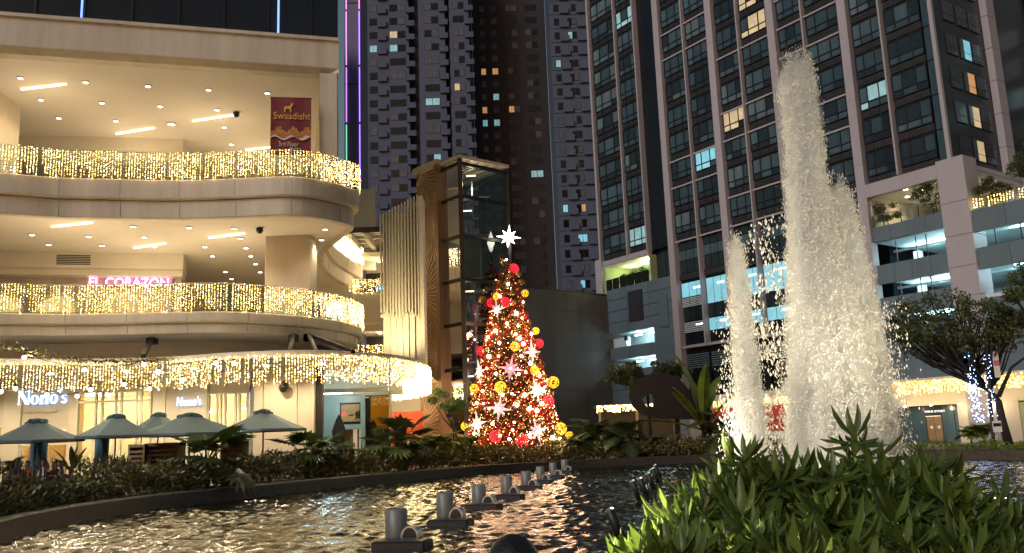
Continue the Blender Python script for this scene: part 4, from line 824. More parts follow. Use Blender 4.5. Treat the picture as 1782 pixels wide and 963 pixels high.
mb = MB(); mb.box(0, -.05, 1.2, 9.5, .05, 3.3); mb.build('panel', 'red_hoarding', rb); mb = MB(); mb.box(0, -.04, 0, 9.5, .04, 1.15); mb.build('base_panel', 'white_paint', rb)
# ================================================================== condominium slabs behind
def condo(name, label, x0, x1, y, ztop, cols, lits, m='condo_paint', seed=3, rows=(20, 84), recess=(), ledges=True):
    g = random.Random(seed); t = thing(name, label, 'building', ((x0+x1)/2, y, GZ)); ox = (x0+x1)/2
    segs = []; cur = x0
    for a, b in sorted(recess): segs.append((cur, a, 0)); segs.append((a, b, 1)); cur = b
    segs.append((cur, x1, 0))
    for a, b, r in segs:
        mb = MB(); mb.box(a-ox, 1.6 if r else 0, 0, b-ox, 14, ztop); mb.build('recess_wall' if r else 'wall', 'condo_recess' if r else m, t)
    mbs = {}
    for k, z in enumerate(np.arange(rows[0], rows[1], 2.66)):
        for c, (a, b, n) in enumerate(cols):
            ws = (b-a)/n; mb = MB(); mats = ['condo_recess']; lm = lits.get((c, k)); 
            mb.box(a-ox-.04, -.02, z-.05, b-ox+.04, .02, z+1.35)
            for q in range(n):
                mm = g.choice(['window_dark', 'window_dark', 'window_curtain']) if not lm or (n > 1 and q == g.randrange(n)) else lm
                if mm not in mats: mats.append(mm)
                for s in range(2): mb.box(a-ox+ws*q+.05+s*(ws-.08)/2, -.06, z+.02, a-ox+ws*q+.02+(s+1)*(ws-.08)/2, -.025, z+1.28, mats.index(mm))
            mb.build('window', mats, t)
            if ledges:
                q = MB(); q.box(b-ox+.15, -.42, z-.5, b-ox+1.75, .05, z+.55); q.build('air_ledge', m, t)
        if ledges:
            q = MB()
            q.box(x0-ox, -.10, z-.62, x1-ox, -.005, z-.42) if not recess else None
            if q.v: q.build('floor_line', m, t)
    return t
condo('condominium_block', 'pale grey condominium tower with stepped ledges behind the lift', -27.0, -6.3, 150, 95, [(-24.6, -23.2, 1), (-20.9, -18.4+.4, 2), (-14.5, -11.9, 2), (-9.2, -7.2, 2)],
      {(1, 22): 'lit_warm', (0, 21): 'lit_cool', (1, 21): 'lit_cool', (1, 17): 'lit_cyan', (2, 13): 'lit_cool', (2, 12): 'lit_cool', (3, 18): 'lit_warm', (2, 17): 'lit_cool'}, recess=[(-18.0+.6, -15.6), (-10.7, -9.9)], rows=(16, 92))
condo('shadowed_block', 'recessed condominium block coloured dark as in shadow between two paler towers', -6.2, 8.4, 162, 100, [(-4.6, -3.6, 1), (-2.4, -1.2, 1), (.6, 2.8, 2), (4.4, 6.8, 2)],
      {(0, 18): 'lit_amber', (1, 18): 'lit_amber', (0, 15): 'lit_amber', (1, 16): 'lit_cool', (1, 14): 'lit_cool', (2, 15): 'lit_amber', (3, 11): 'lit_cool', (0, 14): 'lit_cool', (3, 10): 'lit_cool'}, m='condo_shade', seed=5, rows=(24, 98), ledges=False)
condo('condominium_block', 'grey condominium tower with white balcony ends beside the glass tower', 8.4, 22, 146, 95, [(9.2, 10.1, 1), (11.6, 13.2, 2), (15.6, 17.6, 2), (18.9, 20.2, 2)],
      {(1, 23): 'lit_amber', (1, 22): 'lit_warm', (1, 20): 'lit_cool', (1, 15): 'lit_warm', (2, 21): 'lit_cool', (2, 13): 'lit_cool', (0, 18): 'lit_cool', (1, 8): 'lit_amber', (1, 6): 'lit_cyan', (0, 8): 'lit_cyan', (2, 17): 'lit_cool', (1, 26): 'lit_amber', (2, 26): 'lit_cyan', (1, 3): 'lit_cyan'}, seed=9, rows=(18, 92))
# led-lit pylon rising behind the mall
py = thing('led_pylon', 'slim blue lit building edge with violet led lines behind the mall', 'pylon', (-11.05, 60, GZ))
mb = MB(); mb.box(-.65, .05, 0, .55, 3, 42); mb.build('shaft', mat('pylon_panel', (.12, .12, .2), .4, .1, .3).name, py)
for k in range(5): mb = MB(); mb.box(-.66, -.0, 8+k*6.4, .56, .06, 8.04+k*6.4); mb.build('joint', 'black_paint', py)
for x, seq in ((-.5, ('led_blue', 'led_green', 'led_violet', 'led_magenta', 'led_magenta')), (.46, ('led_blue', 'led_violet', 'led_violet', 'led_violet', 'led_magenta'))):
    for k, c in enumerate(seq): mb = MB(); mb.tube([(x, -.03, 15.5+k*4.4), (x, -.03, 19.7+k*4.4)], .035, 6); mb.build('led_line', c, py)
# ================================================================== christmas tree
XT = Vector((-.32, 53.2, GZ)); TH = 12.1; TR = 3.15
def tree_r(z): return TR*max(0.0, 1-(z/TH))**.92+.12     # z above ground
xt = thing('christmas_tree', 'giant red and gold lit christmas tree beside the pool', 'christmas tree', XT)
mb = MB(); mb.lathe([(tree_r(z)*.86, z) for z in np.linspace(.2, TH, 14)], 24); mb.build('cone_frame', 'tuft_green', xt)
mb = MB(); mb.lathe([(.5, 0), (.5, .4)], 12); mb.build('base', 'dark_metal', xt)
n = 26000; g = np.random.default_rng(21); u = g.random(n); z = TH*(1-np.sqrt(u))*.985+.15; a = g.uniform(0, 2*PI, n); r = np.array([tree_r(q) for q in z])*g.uniform(.84, 1.02, n)
Pn = np.stack([np.cos(a)*r, np.sin(a)*r, z], 1); Dn = np.stack([np.cos(a), np.sin(a), g.uniform(-.6, .5, n)], 1)+g.normal(0, .5, (n, 3))
band = np.sin(z*3.1+a*2+np.sin(a*5)*.8); mi = np.where(g.random(n) < np.where(band > .0, .76, .36), 0, np.where(g.random(n) < .62, 1, 2))
stuff(leaves('foliage', Pn, Dn, g.uniform(.14, .30, n), g.uniform(.05, .10, n), ['tuft_red', 'tuft_green', 'tuft_gold'], mi, xt))
n = 4600; u = g.random(n); z = TH*(1-np.sqrt(u))*.97+.2; a = g.uniform(0, 2*PI, n); r = np.array([tree_r(q) for q in z])*1.035
stuff(bulbs('micro_lights', np.stack([np.cos(a)*r, np.sin(a)*r, z], 1), g.uniform(.015, .024, n), ['led_fire', 'led_white', 'led_amber'], g.choice([0, 0, 1, 2, 2], n), xt))
def tree_pt(px, py, out=1.06):
    # where the sight line meets the tree's cone
    v = ray(px, py); best = None
    for k in range(1000):
        t = 45+k*.012; p = EYEV+v*(t/v.y); q = p-XT
        if q.z > 0 and math.hypot(q.x, q.y) <= tree_r(q.z)*out: return p
    p = EYEV+v*(XT.y/v.y); return p
def zt(lst): return [(760+a/2.293, 380+b/2.293) for a, b in lst]
# glowing lamps
lamps = zt([(278,165),(285,262),(253,312),(318,380),(340,398),(325,430),(235,450),(250,497),(315,463),(378,462),(345,502),(208,552),(247,550),(338,550),(410,630),(237,620),(355,614),(327,622),(183,690),(352,705),(160,738),(140,700),(320,745),(368,762),(400,768),(435,645),(116,805),(210,760),(253,868),(303,845),(290,882),(373,872),(462,875),(492,880),(425,690),(222,820),(186,740),(345,335),(300,700),(262,705),(330,480),(205,475),(420,740),(150,860),(310,815),(200,600),(280,420),(375,580)])
PL = np.array([tree_pt(x, y, 1.08)-XT for x, y in lamps]); back = []
for k in range(60):
    z_ = TH*(1-math.sqrt(random.random()))*.95+.2; a_ = random.uniform(.1*PI, .9*PI); back.append((math.cos(a_)*tree_r(z_)*1.05, math.sin(a_)*tree_r(z_)*1.05, z_))
mb = MB()
for p in list(PL)+back: mb.sphere(tuple(p), random.choice([.065, .085, .115]), 6)
stuff(mb.build('glowing_lamps', 'lamp_fire', xt, True))
for z_, r_ in ((1.5, 3.9), (4.5, 3.2), (8.0, 2.4)):
    for a_ in (-PI/2-.7, -PI/2+.7): lamp('POINT', 'tree_glow', (math.cos(a_)*r_, math.sin(a_)*r_, z_), 130, (1, .58, .34), xt, .3)
# ornaments hung on the tree
def ring_mesh(name, R, m, k=9):
    mb = MB()
    for i in range(k):
        q = Matrix.Rotation(PI*i/k, 4, 'Z') @ Matrix.Rotation(.5*math.sin(i*2.1), 4, 'X')
        mb.tube([q @ Vector((R*math.cos(t), 0, R*math.sin(t))) for t in np.linspace(0, 2*PI, 19)], R*.035, 4, caps=False)
    for s in (-.5, 0, .5): rr = R*math.sqrt(1-s*s); mb.tube([(rr*math.cos(t), rr*math.sin(t), s*R) for t in np.linspace(0, 2*PI, 19)], R*.03, 4, caps=False)
    o = mb.build(name, m); me = o.data; bpy.data.objects.remove(o); return me
red_me, yel_me = ring_mesh('wire_ball', .30, 'wire_red'), ring_mesh('wire_ball', .33, 'wire_yellow')
mb = MB(); mb.lathe([(.03, .0), (.035, .06), (.02, .1)], 8); o = mb.build('cap', 'bauble_bronze'); cap_me = o.data; bpy.data.objects.remove(o)
def ornament(me, nm, px, py, label, cat, grp, out=1.12, sc=1.0, capz=.3, rot=None):
    p = tree_pt(px, py, out); o = link(nm, me, None, p, rot or (random.uniform(0, 3), random.uniform(0, 3), 0), (sc,)*3); tag(o, label, cat, grp)
    if capz: c = link('cap', cap_me, o, (0, 0, capz*.97))
    return o
RL = ['topmost red wire ball just under the white star', 'left one of two touching red wire balls beside a small silver star', 'right one of two touching red wire balls beside a small silver star', 'red wire ball on the lift side edge at half height of the tree', 'red wire ball above the silver star on the wall side edge', 'large red wire ball beside the mint star on the wall side', 'lowest red wire ball near the lower mint star', 'lowest red wire ball next to the lowest silver star']
YL = ['highest yellow wire ball on the concrete wall side of the tree', 'second highest yellow wire ball on the concrete wall side edge', 'yellow wire ball straight above the pink star', 'yellow wire ball under the upper silver star on the wall side', 'yellow wire ball sticking out of the tree above the large red ball', 'large yellow wire ball just above the big silver star', 'yellow wire ball on the lift side edge beside the leaning silver star', 'yellow wire ball low on the lift side edge above another one', 'lowest yellow wire ball on the lift side edge', 'large low yellow wire ball touching the lowest one at the wall side', 'lowest yellow wire ball at the wall side foot of the tree', 'small yellow wire ball above the paired red balls']
STL = ['small silver star between the paired red wire balls', 'tall silver star under the red ball on the wall side of the tree', 'pink star in the middle of the tree', 'mint star below a yellow ball on the wall side', 'narrow silver star seen edge on at the lift side', 'big silver star below the large yellow wire ball', 'mint star low on the lift side of the tree', 'lowest silver star at the foot of the tree']
for k, (x, y) in enumerate(zt([(308,200),(218,338),(275,335),(173,530),(408,500),(445,730),(235,870),(340,890)])): ornament(red_me, 'wire_ball', x, y, RL[k], 'ornament', 'red wire balls', sc=.95 if k < 5 else 1.15, capz=.30)
for k, (x, y) in enumerate(zt([(352,300),(395,450),(312,512),(391,608),(465,655),(255,675),(150,680),(108,760),(115,830),(495,840),(530,870),(240,312)])): ornament(yel_me, 'wire_ball', x, y, YL[k], 'ornament', 'yellow wire balls', sc=.68 if k < 2 or k == 11 else (1.05 if k in (5, 4, 9) else .82), capz=.33, out=1.08)
bz = zt([(262,175),(325,225),(250,250),(335,255),(232,308),(308,335),(205,420),(198,525),(312,552),(262,637),(313,660),(222,710),(335,832),(290,230),(210,640),(350,560),(240,580),(390,660),(275,690),(180,640),(140,770),(430,640),(330,720),(205,840),(465,700),(300,300),(265,400)])
mb = MB(); mb.sphere((0, 0, 0), .21, 10); mb.lathe([(.03, .2), (.03, .27)], 8); o = mb.build('bauble', 'bauble_bronze', None, True); bz_me = o.data; bpy.data.objects.remove(o)
for x, y in bz: ornament(bz_me, 'bauble', x, y, 'shiny bronze bauble on the christmas tree', 'ornament', 'bronze baubles', sc=random.choice([.7, .9, 1.1]), out=1.07, capz=.25)
def star_mesh(name, R, m, pts=8, th=.13, inner=.36, alt=.8):
    mb = MB(); k = pts*2; vs = [(0, -th, 0), (0, th, 0)]
    for i in range(k): a_ = PI/2+2*PI*i/k; r_ = R*(inner if i % 2 else (1.0 if (i//2) % 2 == 0 else alt)); vs.append((r_*math.cos(a_), 0, r_*math.sin(a_)))
    mb.add(vs, [(0, 2+i, 2+(i+1) % k) for i in range(k)]+[(1, 2+(i+1) % k, 2+i) for i in range(k)]); o = mb.build(name, m); me = o.data; bpy.data.objects.remove(o); return me
sm = [star_mesh('star_ornament', .85, m_, 8, .16, .30, .62) for m_ in ('star_silver', 'star_mint', 'star_pink')]
for k, ((x, y), c) in enumerate(zip(zt([(240,365),(380,535),(295,600),(398,688),(170,615),(250,760),(163,820),(400,850),(235,345)][:8]), (0, 0, 2, 1, 0, 0, 1, 0))):
    p = tree_pt(x, y, 1.1); d = p-XT; o = link('star_ornament', sm[c], None, p, (0, random.uniform(-.3, .3), math.atan2(d.y, d.x)+PI/2), (1,)*3 if k else (.85,)*3)
    tag(o, STL[k], 'ornament', 'star ornaments')
    mb = MB(); mb.sphere((0, -.14, 0), .06, 6); mb.build('hub', 'star_white', o)
tp = tree_pt(885, 413); top = link('tree_topper', star_mesh('tree_topper', .80, 'star_white', 8, .26, .34, .72), None, (tp.x, XT.y, tp.z), (0, math.radians(6), 0)); tag(top, 'large bright white eight pointed star topping the christmas tree', 'tree topper')
mb = MB(); mb.tube([(0, 0, -.3), (0, 0, XT.z+TH-.3-tp.z)], .04, 6); mb.build('stem', 'dark_metal', top)
# ================================================================== terrace: parasols, planters, diners
def parasol():
    t = thing('parasol', 'x', 'parasol', (0, 0, GZ), group='open terrace parasols'); n = 8; R = 1.52
    def rim(r, z, sag, ph=PI/8): return [((r*(1-(.0 if i % 2 == 0 else sag)))*math.cos(ph+2*PI*i/16), (r*(1-(.0 if i % 2 == 0 else sag)))*math.sin(ph+2*PI*i/16), z-(0 if i % 2 == 0 else -.0)) for i in range(16)]
    mb = MB(); rows = [rim(.22, 2.62, .02), rim(.6, 2.40, .05), rim(1.05, 2.17, .06), rim(R, 1.97, .075), rim(R*1.005, 1.88, .08)]
    vs = [v for r in rows for v in r]; mb.add(vs, [(i*16+j, i*16+(j+1) % 16, (i+1)*16+(j+1) % 16, (i+1)*16+j) for i in range(4) for j in range(16)]); c = mb.build('canopy', 'umbrella_cloth', t)
    mb = MB()
    for i in range(9): a = 2*PI*i/9; mb.sphere(((.22+.05*math.sin(i*1.7))*math.cos(a), (.22+.05*math.cos(i*2.9))*math.sin(a), 2.58+.05*math.sin(i*2.3)), .13+.03*math.sin(i*3.1), 6, 0, .75)
    mb.sphere((0, 0, 2.62), .24, 8, 0, .5); mb.build('gathered_top', 'umbrella_top', c, True)
    mb = MB(); mb.tube([(0, 0, .06), (0, 0, 2.7)], .03, 8); mb.build('pole', 'dark_metal', t)
    mb = MB(); mb.lathe([(.4, 0), (.4, .06), (.08, .1), (.05, .3)], 14); mb.build('base', 'dark_metal', t)
    for i in range(8):
        a = PI/8+2*PI*i/8; mb = MB(); mb.bar((.05*math.cos(a), .05*math.sin(a), 2.55), (R*.98*math.cos(a), R*.98*math.sin(a), 1.95), .025); r_ = mb.build('rib', 'dark_metal', t)
        mb = MB(); mb.bar((.04*math.cos(a), .04*math.sin(a), 1.95), (.75*math.cos(a), .75*math.sin(a), 2.26), .018); mb.build('strut', 'dark_metal', r_)
    return t
PA = parasol()
for k, (x, y, cx, sc, lab) in enumerate(((62, 770, 31.0, 1.02, 'teal parasol with bunched navy top below the large Nono\'s letters'), (201, 762, 32.0, .93, 'teal parasol in front of the tall restaurant window bay'), (275, 757, 36.4, .90, 'teal parasol mostly hidden behind its two neighbours'), (330, 758, 34.2, 1.38, 'widest teal parasol standing over the slatted wooden cabinets'), (458, 751, 36.6, 1.15, 'teal parasol beside the plain cream pier'))):
    o = PA if k == 0 else copy_tree(PA); p = atY(x, y, cx); o.location = (p.x, p.y, GZ); o.scale = (sc, sc, (p.z-GZ)/1.9); o['label'] = lab; o.rotation_euler = (0, 0, random.uniform(0, .7))
def folded(x, yb, yt, Yd, m, lab, r=.2):
    p = atY(x, yb, Yd); q = atY(x, yt, Yd); H_ = q.z-GZ; t = thing('folded_parasol', lab, 'parasol', (p.x, Yd, GZ)); mb = MB()
    pr = [(r*.9, H_*.15), (r, H_*.3), (r*1.0, H_*.7), (r*1.05, H_*1.0), (r*.9, H_*1.12), (.03, H_*1.18)] if m == 'blue_cloth' else [(r*.75, H_*.18), (r, H_*.3), (r*.95, H_*.55), (r*1.25, H_*.72), (r*1.1, H_*.78), (r*.55, H_*.92), (.02, H_)]; mb.lathe(pr, 24, wob=lambda a, i: 1+.14*math.sin(a*7+i)); mb.build('cloth', m, t, True)
    mb = MB(); mb.tube([(0, 0, 0), (0, 0, H_*.95)], .03, 8); mb.lathe([(.3, 0), (.3, .06), (.05, .1)], 12); mb.build('pole', 'dark_metal', t)
    mb = MB(); mb.lathe([(r*1.02, H_*.5), (r*1.05, H_*.52), (r*1.02, H_*.54)], 16); mb.build('tie', 'dark_metal', t)
folded(66, 815, 768, 32.6, 'blue_cloth', 'folded blue cloth parasol behind the diners', .26); folded(176, 812, 764, 33.2, 'blue_cloth', 'folded blue cloth parasol beside the leafy potted plant', .22)
folded(590, 775, 722, 42, 'black_cloth', 'folded black parasol in front of the lit shop door', .24); folded(697, 770, 720, 44, 'black_cloth', 'folded black parasol in front of the red hoarding', .25)
# slatted wooden cabinets
for k, (x0, x1, yt, Yd, lab) in enumerate(((223, 252, 775, 34.4, 'narrow slatted wooden cabinet with open gaps'), (254, 312, 773, 34.6, 'wide wooden cabinet with dark louvred panel'), (384, 424, 770, 36.0, 'low wooden cabinet behind the fan palm'))):
    a, b = atY(x0, yt, Yd), atY(x1, yt, Yd); w = b.x-a.x; H_ = a.z-GZ; t = thing('slatted_cabinet', lab, 'cabinet', (a.x, Yd, GZ))
    mb = MB(); mb.box(0, 0, 0, .08, .7, H_); mb.box(w-.08, 0, 0, w, .7, H_); mb.box(0, -.01, H_-.1, w, .72, H_+.02); mb.box(0, 0, 0, w, .7, .12); mb.box(.05, .5, .1, w-.05, .6, H_-.1); mb.build('carcass', 'wood', t)
    for s in range(8): z_ = .18+s*(H_-.32)/8; mb = MB(); mb.box(.08, .02, z_, w-.08, .05, z_+(H_-.3)/8*.55); mb.build('slat', 'wood' if k != 1 else 'dark_metal', t)
# festoon of globe bulbs and a leafy garland over the terrace
gl = thing('string_lights', 'string of white globe bulbs with leafy garland over the terrace', 'string lights', (-14, 31, GZ)); gp = []
zl = [(188,620),(645,718),(1097,678),(1205,733),(945,828),(1140,862),(690,868),(118,860),(8,885),(358,905),(588,918),(828,910),(735,145),(235,180),(1095,0)]
for x, y in [(a/4.377, 480+b/4.377) for a, b in zl[:12]]+[(407, 617+15), (375, 632), (317, 662), (42, 622)]: gp.append(atY(x, y, 32.0+random.uniform(-1, 1)))
for p in gp:
    mb = MB(); mb.sphere((p.x+14, p.y-31, p.z-GZ), .07, 7); b = mb.build('globe_bulb', 'globe_light', gl, True); mb = MB(); mb.tube([(p.x+14, p.y-31, p.z-GZ+.06), (p.x+14, p.y-31, p.z-GZ+.16)], .03, 6); mb.build('socket', 'black_paint', b)
for k in range(0, len(gp), 3): lamp('POINT', 'bulb_glow', gp[k]-Vector((14*-1, 31, GZ))+Vector((0, 0, -.12)), 60, (1, .82, .55), gl, .07)
def cat(a, b, sag, n=14): return [a.lerp(b, t)-Vector((0, 0, sag*4*t*(1-t))) for t in np.linspace(0, 1, n)]
srt = sorted(gp, key=lambda p: p.x); mb = MB(); off = Vector((14, -31, -GZ))
hi = sorted(gp, key=lambda p: (p.z < 4.6, p.x)); lo = [p for p in srt if p.z < 4.7]; up = [p for p in srt if p.z >= 4.7]
for L in (lo, up):
    for a, b in zip(L, L[1:]): mb.tube([p+off+Vector((0, 0, .15)) for p in cat(a, b, .12, 6)], .012, 4)
mb.build('cable', 'black_paint', gl)
ga, gb = atY(-5, 598, 33), atY(300, 624, 36); pts = cat(ga, gb, .35, 60); mb = MB(); mb.tube([p+off for p in pts], .012, 4); mb.build('garland_stem', 'bark', gl)
Pg = np.array([p+off for p in pts for _ in range(7)])+rng.normal(0, .06, (420, 3)); stuff(leaves('garland_leaves', Pg, rng.normal(size=(420, 3)), .14, .07, 'leaf_hedge', None, gl))
# ================================================================== planting
NP = normals2(POOLC); i_mid = int(np.argmin(np.hypot(POOLC[:, 0]-14.5, POOLC[:, 1]-49.4)))
def hedge(name, label, i0, i1, o0, o1, hfun, dens, ll, lw, m, seed, z0=GZ):
    g = np.random.default_rng(seed); C = POOLC[i0:i1]; N = NP[i0:i1]; L = np.linalg.norm(np.diff(C, axis=0), axis=1).sum(); n = int(dens*L)
    t = g.uniform(0, len(C)-1.001, n); k = t.astype(int); f = (t-k)[:, None]; c = C[k]*(1-f)+C[k+1]*f; q = N[k]; o = g.uniform(o0, o1, n)
    u = (o-o0)/(o1-o0); H_ = np.array([hfun(a, b) for a, b in c])*(.82+.25*np.sin(c[:, 0]*2.1+o*3)*np.sin(c[:, 1]*1.7+o*2)+.12*np.sin(c[:, 0]*5.3+c[:, 1]*4.1))*np.clip(1.15-(2*u-1)**4*.75, .25, 1)
    zz = z0+H_*g.uniform(0, 1, n)**.45; P = np.stack([c[:, 0]-q[:, 0]*o, c[:, 1]-q[:, 1]*o, zz], 1)
    D = g.normal(0, .7, (n, 3))+np.array([0, 0, .55])+np.stack([q[:, 0]*(u < .3), q[:, 1]*(u < .3), 0*u], 1)*.7
    ob = leaves(name, P, D, g.uniform(.7, 1.25, n)*ll, g.uniform(.7, 1.2, n)*lw, m); tag(ob, label, 'hedge', kind='stuff'); return ob
hedge('shrub_border', 'dark leafy shrub border along the curved pool rim', 2, i_mid, .5, 2.6, lambda a, b: .8 if b < 27 else 1.12, 700, .17, .085, 'leaf_hedge', 31)
hedge('clipped_hedge', 'low clipped green hedge on the pool rim before the wine shop', i_mid+6, len(POOLC)-24, .5, 1.3, lambda a, b: .52, 420, .09, .05, 'leaf_bright', 32)
mb = MB(); sweep(mb, POOLC[2:len(POOLC)-24], [(-.46, .30), (-.46, .40), (-2.8, .40), (-2.8, .30)]); struct(mb.build('planting_bed', 'soil'))
# dark flower spikes above the border
P = []; g = random.Random(5)
for k in range(170):
    i = g.randrange(10, 66); o = g.uniform(.7, 2.3); p = POOLC[i]+(POOLC[i+1]-POOLC[i])*g.random()-NP[i]*o; P.append((p[0], p[1], GZ+g.uniform(.85, 1.05), g.uniform(.25, .5)))
mb = MB()
for x, y, z, h in P: mb.tube([(x, y, z-.25), (x+g.uniform(-.03, .03), y, z+h*.5), (x+g.uniform(-.05, .05), y, z+h)], [.012, .022, .006], 5)
tag(mb.build('flower_spikes', 'spike_purple'), 'thin dark flower spikes rising from the shrub border before the parasols', 'flowers', kind='stuff')
def frond_mesh(kind, L, seed, m):
    g = random.Random(seed); mb = MB(); n = 12; pts = []
    for i in range(n+1):
        t = i/n; pts.append(Vector((L*(t*.85), 0, L*(.75*t-.72*t*t*(1.15 if kind == 'feather' else (.34 if kind == 'paddle' else .7))))))
    mb.tube(pts[::2], [max(.004, .016*L*(1-i/(n/2+1))) for i in range(len(pts[::2]))], 5)
    if kind == 'feather':
        for i in range(2, 2*n+1):
            t = i/(2*n); k = min(n-1, int(t*n)); p = pts[k].lerp(pts[k+1], t*n-k); T = (pts[k+1]-pts[k]).normalized(); ll = L*.34*math.sin(PI*min(1, .18+t*.84))+.04
            for s in (-1, 1):
                d = (T*.55+Vector((0, s*.9, .12+g.uniform(-.1, .1)))).normalized(); q = p+d*ll+Vector((0, 0, -ll*.28)); w = T*.022*L
                mb.add([p-w, p+w, p.lerp(q, .55)+w*1.3+Vector((0, 0, .04*ll)), q, p.lerp(q, .55)-w*1.3+Vector((0, 0, .04*ll))], [(0, 1, 2, 4), (4, 2, 3)])
    elif kind == 'fan':
        c = pts[int(n*.62)]; T = (pts[-1]-c).normalized(); S = Vector((0, 1, 0)); nl = 15
        for i in range(nl):
            a = (i/(nl-1)-.5)*PI*1.25; d = T*math.cos(a)+S*math.sin(a); ll = L*.5*(.75+.25*math.cos(a))*g.uniform(.9, 1.08); U = d.cross(T.cross(S)).normalized()*.045*L
            q = c+d*ll+Vector((0, 0, -.16*ll)); mm = c+d*ll*.55
            mb.add([c, mm+U, q, mm-U], [(0, 1, 2, 3)])
    elif kind == 'paddle':
        for i in range(2, n):
            for s in (-1, 1):
                w0, w1 = [L*.088*math.sin(PI*min(1, (j-1.6)/(n-1.6)))**.7 for j in (i, i+1)]
                w1 = w1 if i < n-1 else .01
                mb.add([pts[i], pts[i+1], pts[i+1]+Vector((0, s*w1, w1*.35)), pts[i]+Vector((0, s*w0, w0*.35))], [(0, 1, 2, 3)])
    elif kind == 'blade':
        mb = MB(); vs = []
        for i in range(n+1): w = L*.035*math.sin(PI*(.12+.86*i/n))**.8; vs += [pts[i]+Vector((0, w, w*.4)), pts[i], pts[i]+Vector((0, -w, w*.4))]
        mb.add(vs, [(i*3+j, i*3+3+j, i*3+4+j, i*3+1+j) for i in range(n) for j in range(2)])
    o = mb.build('frond', m, None, kind != 'feather'); me = o.data; bpy.data.objects.remove(o); return me
FR = {}
def plant(name, label, cat_, loc, kind, nf, L, m, tilt=(10, 75), stem=0.0, group=None, seed=1, sc=1.0, part='frond'):
    g = random.Random(seed); key = (kind, m)
    if key not in FR: FR[key] = [frond_mesh(kind, 1.0, s+3, m) for s in range(3)]
    t = thing(name, label, cat_, loc, group=group)
    if stem: mb = MB(); mb.tube([(0, 0, -.05), (.04, .02, stem*.5), (0, 0, stem)], [.07*sc, .055*sc, .045*sc], 7); mb.build('stem', 'bark', t)
    for k in range(nf):
        a = 2*PI*k*.381966+g.uniform(-.3, .3); tl = tilt[0]+(tilt[1]-tilt[0])*(k/max(1, nf-1))+g.uniform(-8, 8); l = L*g.uniform(.8, 1.15)
        link(part, FR[key][k % 3], t, (0, 0, stem), (0, math.radians(tl-55), a), (l,)*3)
    return t
def rimpt(px, off=1.5):
    # point in the planting bed seen at this column
    best = None
    for i in range(4, len(POOLC)-10):
        p = POOLC[i]-NP[i]*off; d = Vector((p[0], p[1], .5))-EYEV; k = d.dot(_f); x = 891+F_PX*d.dot(_r)/k
        if p[1] > 12 and (best is None or abs(x-px) < best[0]): best = (abs(x-px), p)
    return (float(best[1][0]), float(best[1][1]), GZ)
plant('fan_palm', 'tall fan palm in the border before the widest parasol', 'plant', rimpt(360, 1.4), 'fan', 14, 2.0, 'leaf_palm', (10, 82), .75, seed=1)
plant('fan_palm', 'dark fan palm in the border before the plain cream pier', 'plant', rimpt(528, 1.6), 'fan', 13, 1.9, 'leaf_palm', (10, 82), .7, seed=2)
plant('fan_palm', 'dark fan palm beside the teal shop frame', 'plant', rimpt(570, 1.9), 'fan', 12, 1.8, 'leaf_palm', (10, 82), .7, seed=3)
plant('fan_palm', 'fan palm on a bare stem before the shop glass wall', 'plant', rimpt(672, 1.6), 'fan', 12, 1.9, 'leaf_palm', (20, 85), .95, seed=4)
plant('fan_palm', 'fan palm before the red hoarding and folded black parasol', 'plant', rimpt(708, 1.8), 'fan', 13, 2.1, 'leaf_palm', (10, 85), 1.1, seed=5)
plant('strap_plant', 'tuft of upright strap leaves under the hoarding palms', 'plant', rimpt(690, 1.0), 'blade', 14, 1.1, 'leaf_bright', (5, 50), 0, seed=6)
plant('strap_plant', 'tuft of strap leaves under the pier palms', 'plant', rimpt(385, 1.0), 'blade', 16, .9, 'leaf_bright', (5, 55), 0, seed=7)
for k, (x, lab) in enumerate(((745, 'bright feathery fern lit green beside the bronze panel'), (775, 'bright feathery fern at foot of the small tree'), (815, 'bright fern touching the christmas tree edge'))):
    plant('feather_palm', lab, 'plant', rimpt(x, 2.3), 'feather', 16, 1.7, 'leaf_bright', (0, 70), .7, seed=10+k)
for k, (x, o_, lab, l, st) in enumerate(((1000, 1.6, 'feathery palm just right of the christmas tree', 1.8, .6), (1035, 2.2, 'feathery palm before the low lit canopy', 2.2, 1.2), (1090, 1.5, 'arching palm beside the dark sculpture base', 2.3, 1.0), (1140, 2.2, 'small palm under the dark sculpture', 1.7, .5), (1262, 1.6, 'spiky palm beside the tall paddle leaved plant', 2.6, 1.2))):
    plant('feather_palm', lab, 'plant', rimpt(x, o_), 'feather', 13, l, 'leaf_palm', (10, 90), st, seed=20+k)
plant('strap_plant', 'tuft of pale strap leaves at foot of the paddle leaved plant', 'plant', rimpt(1245, 1.0), 'blade', 16, 1.7, 'leaf_bright', (0, 50), 0, seed=27)
tp_ = rimpt(1232, 2.2); tv = plant('travellers_palm', 'tall plant with upright paddle leaves beside the dark sculpture', 'plant', tp_, 'paddle', 10, 3.7, 'leaf_bright', (4, 75), 1.5, seed=30, part='paddle_leaf')
link('paddle_leaf', FR[('paddle', 'leaf_bright')][0], tv, (0, 0, 1.0), (0, math.radians(-43), 2.6), (5.4,)*3)
pp = atY(126, 805, 31.5); pl_ = plant('potted_plant', 'potted plant with broad bright leaves among the diners', 'plant', (pp.x, 31.5, GZ), 'paddle', 11, .95, 'leaf_bright', (5, 75), .75, seed=33, part='leaf'); mb = MB(); mb.lathe([(.2, 0), (.28, .7), (.24, .7), (.22, .62)], 14); mb.build('pot', 'concrete', pl_)
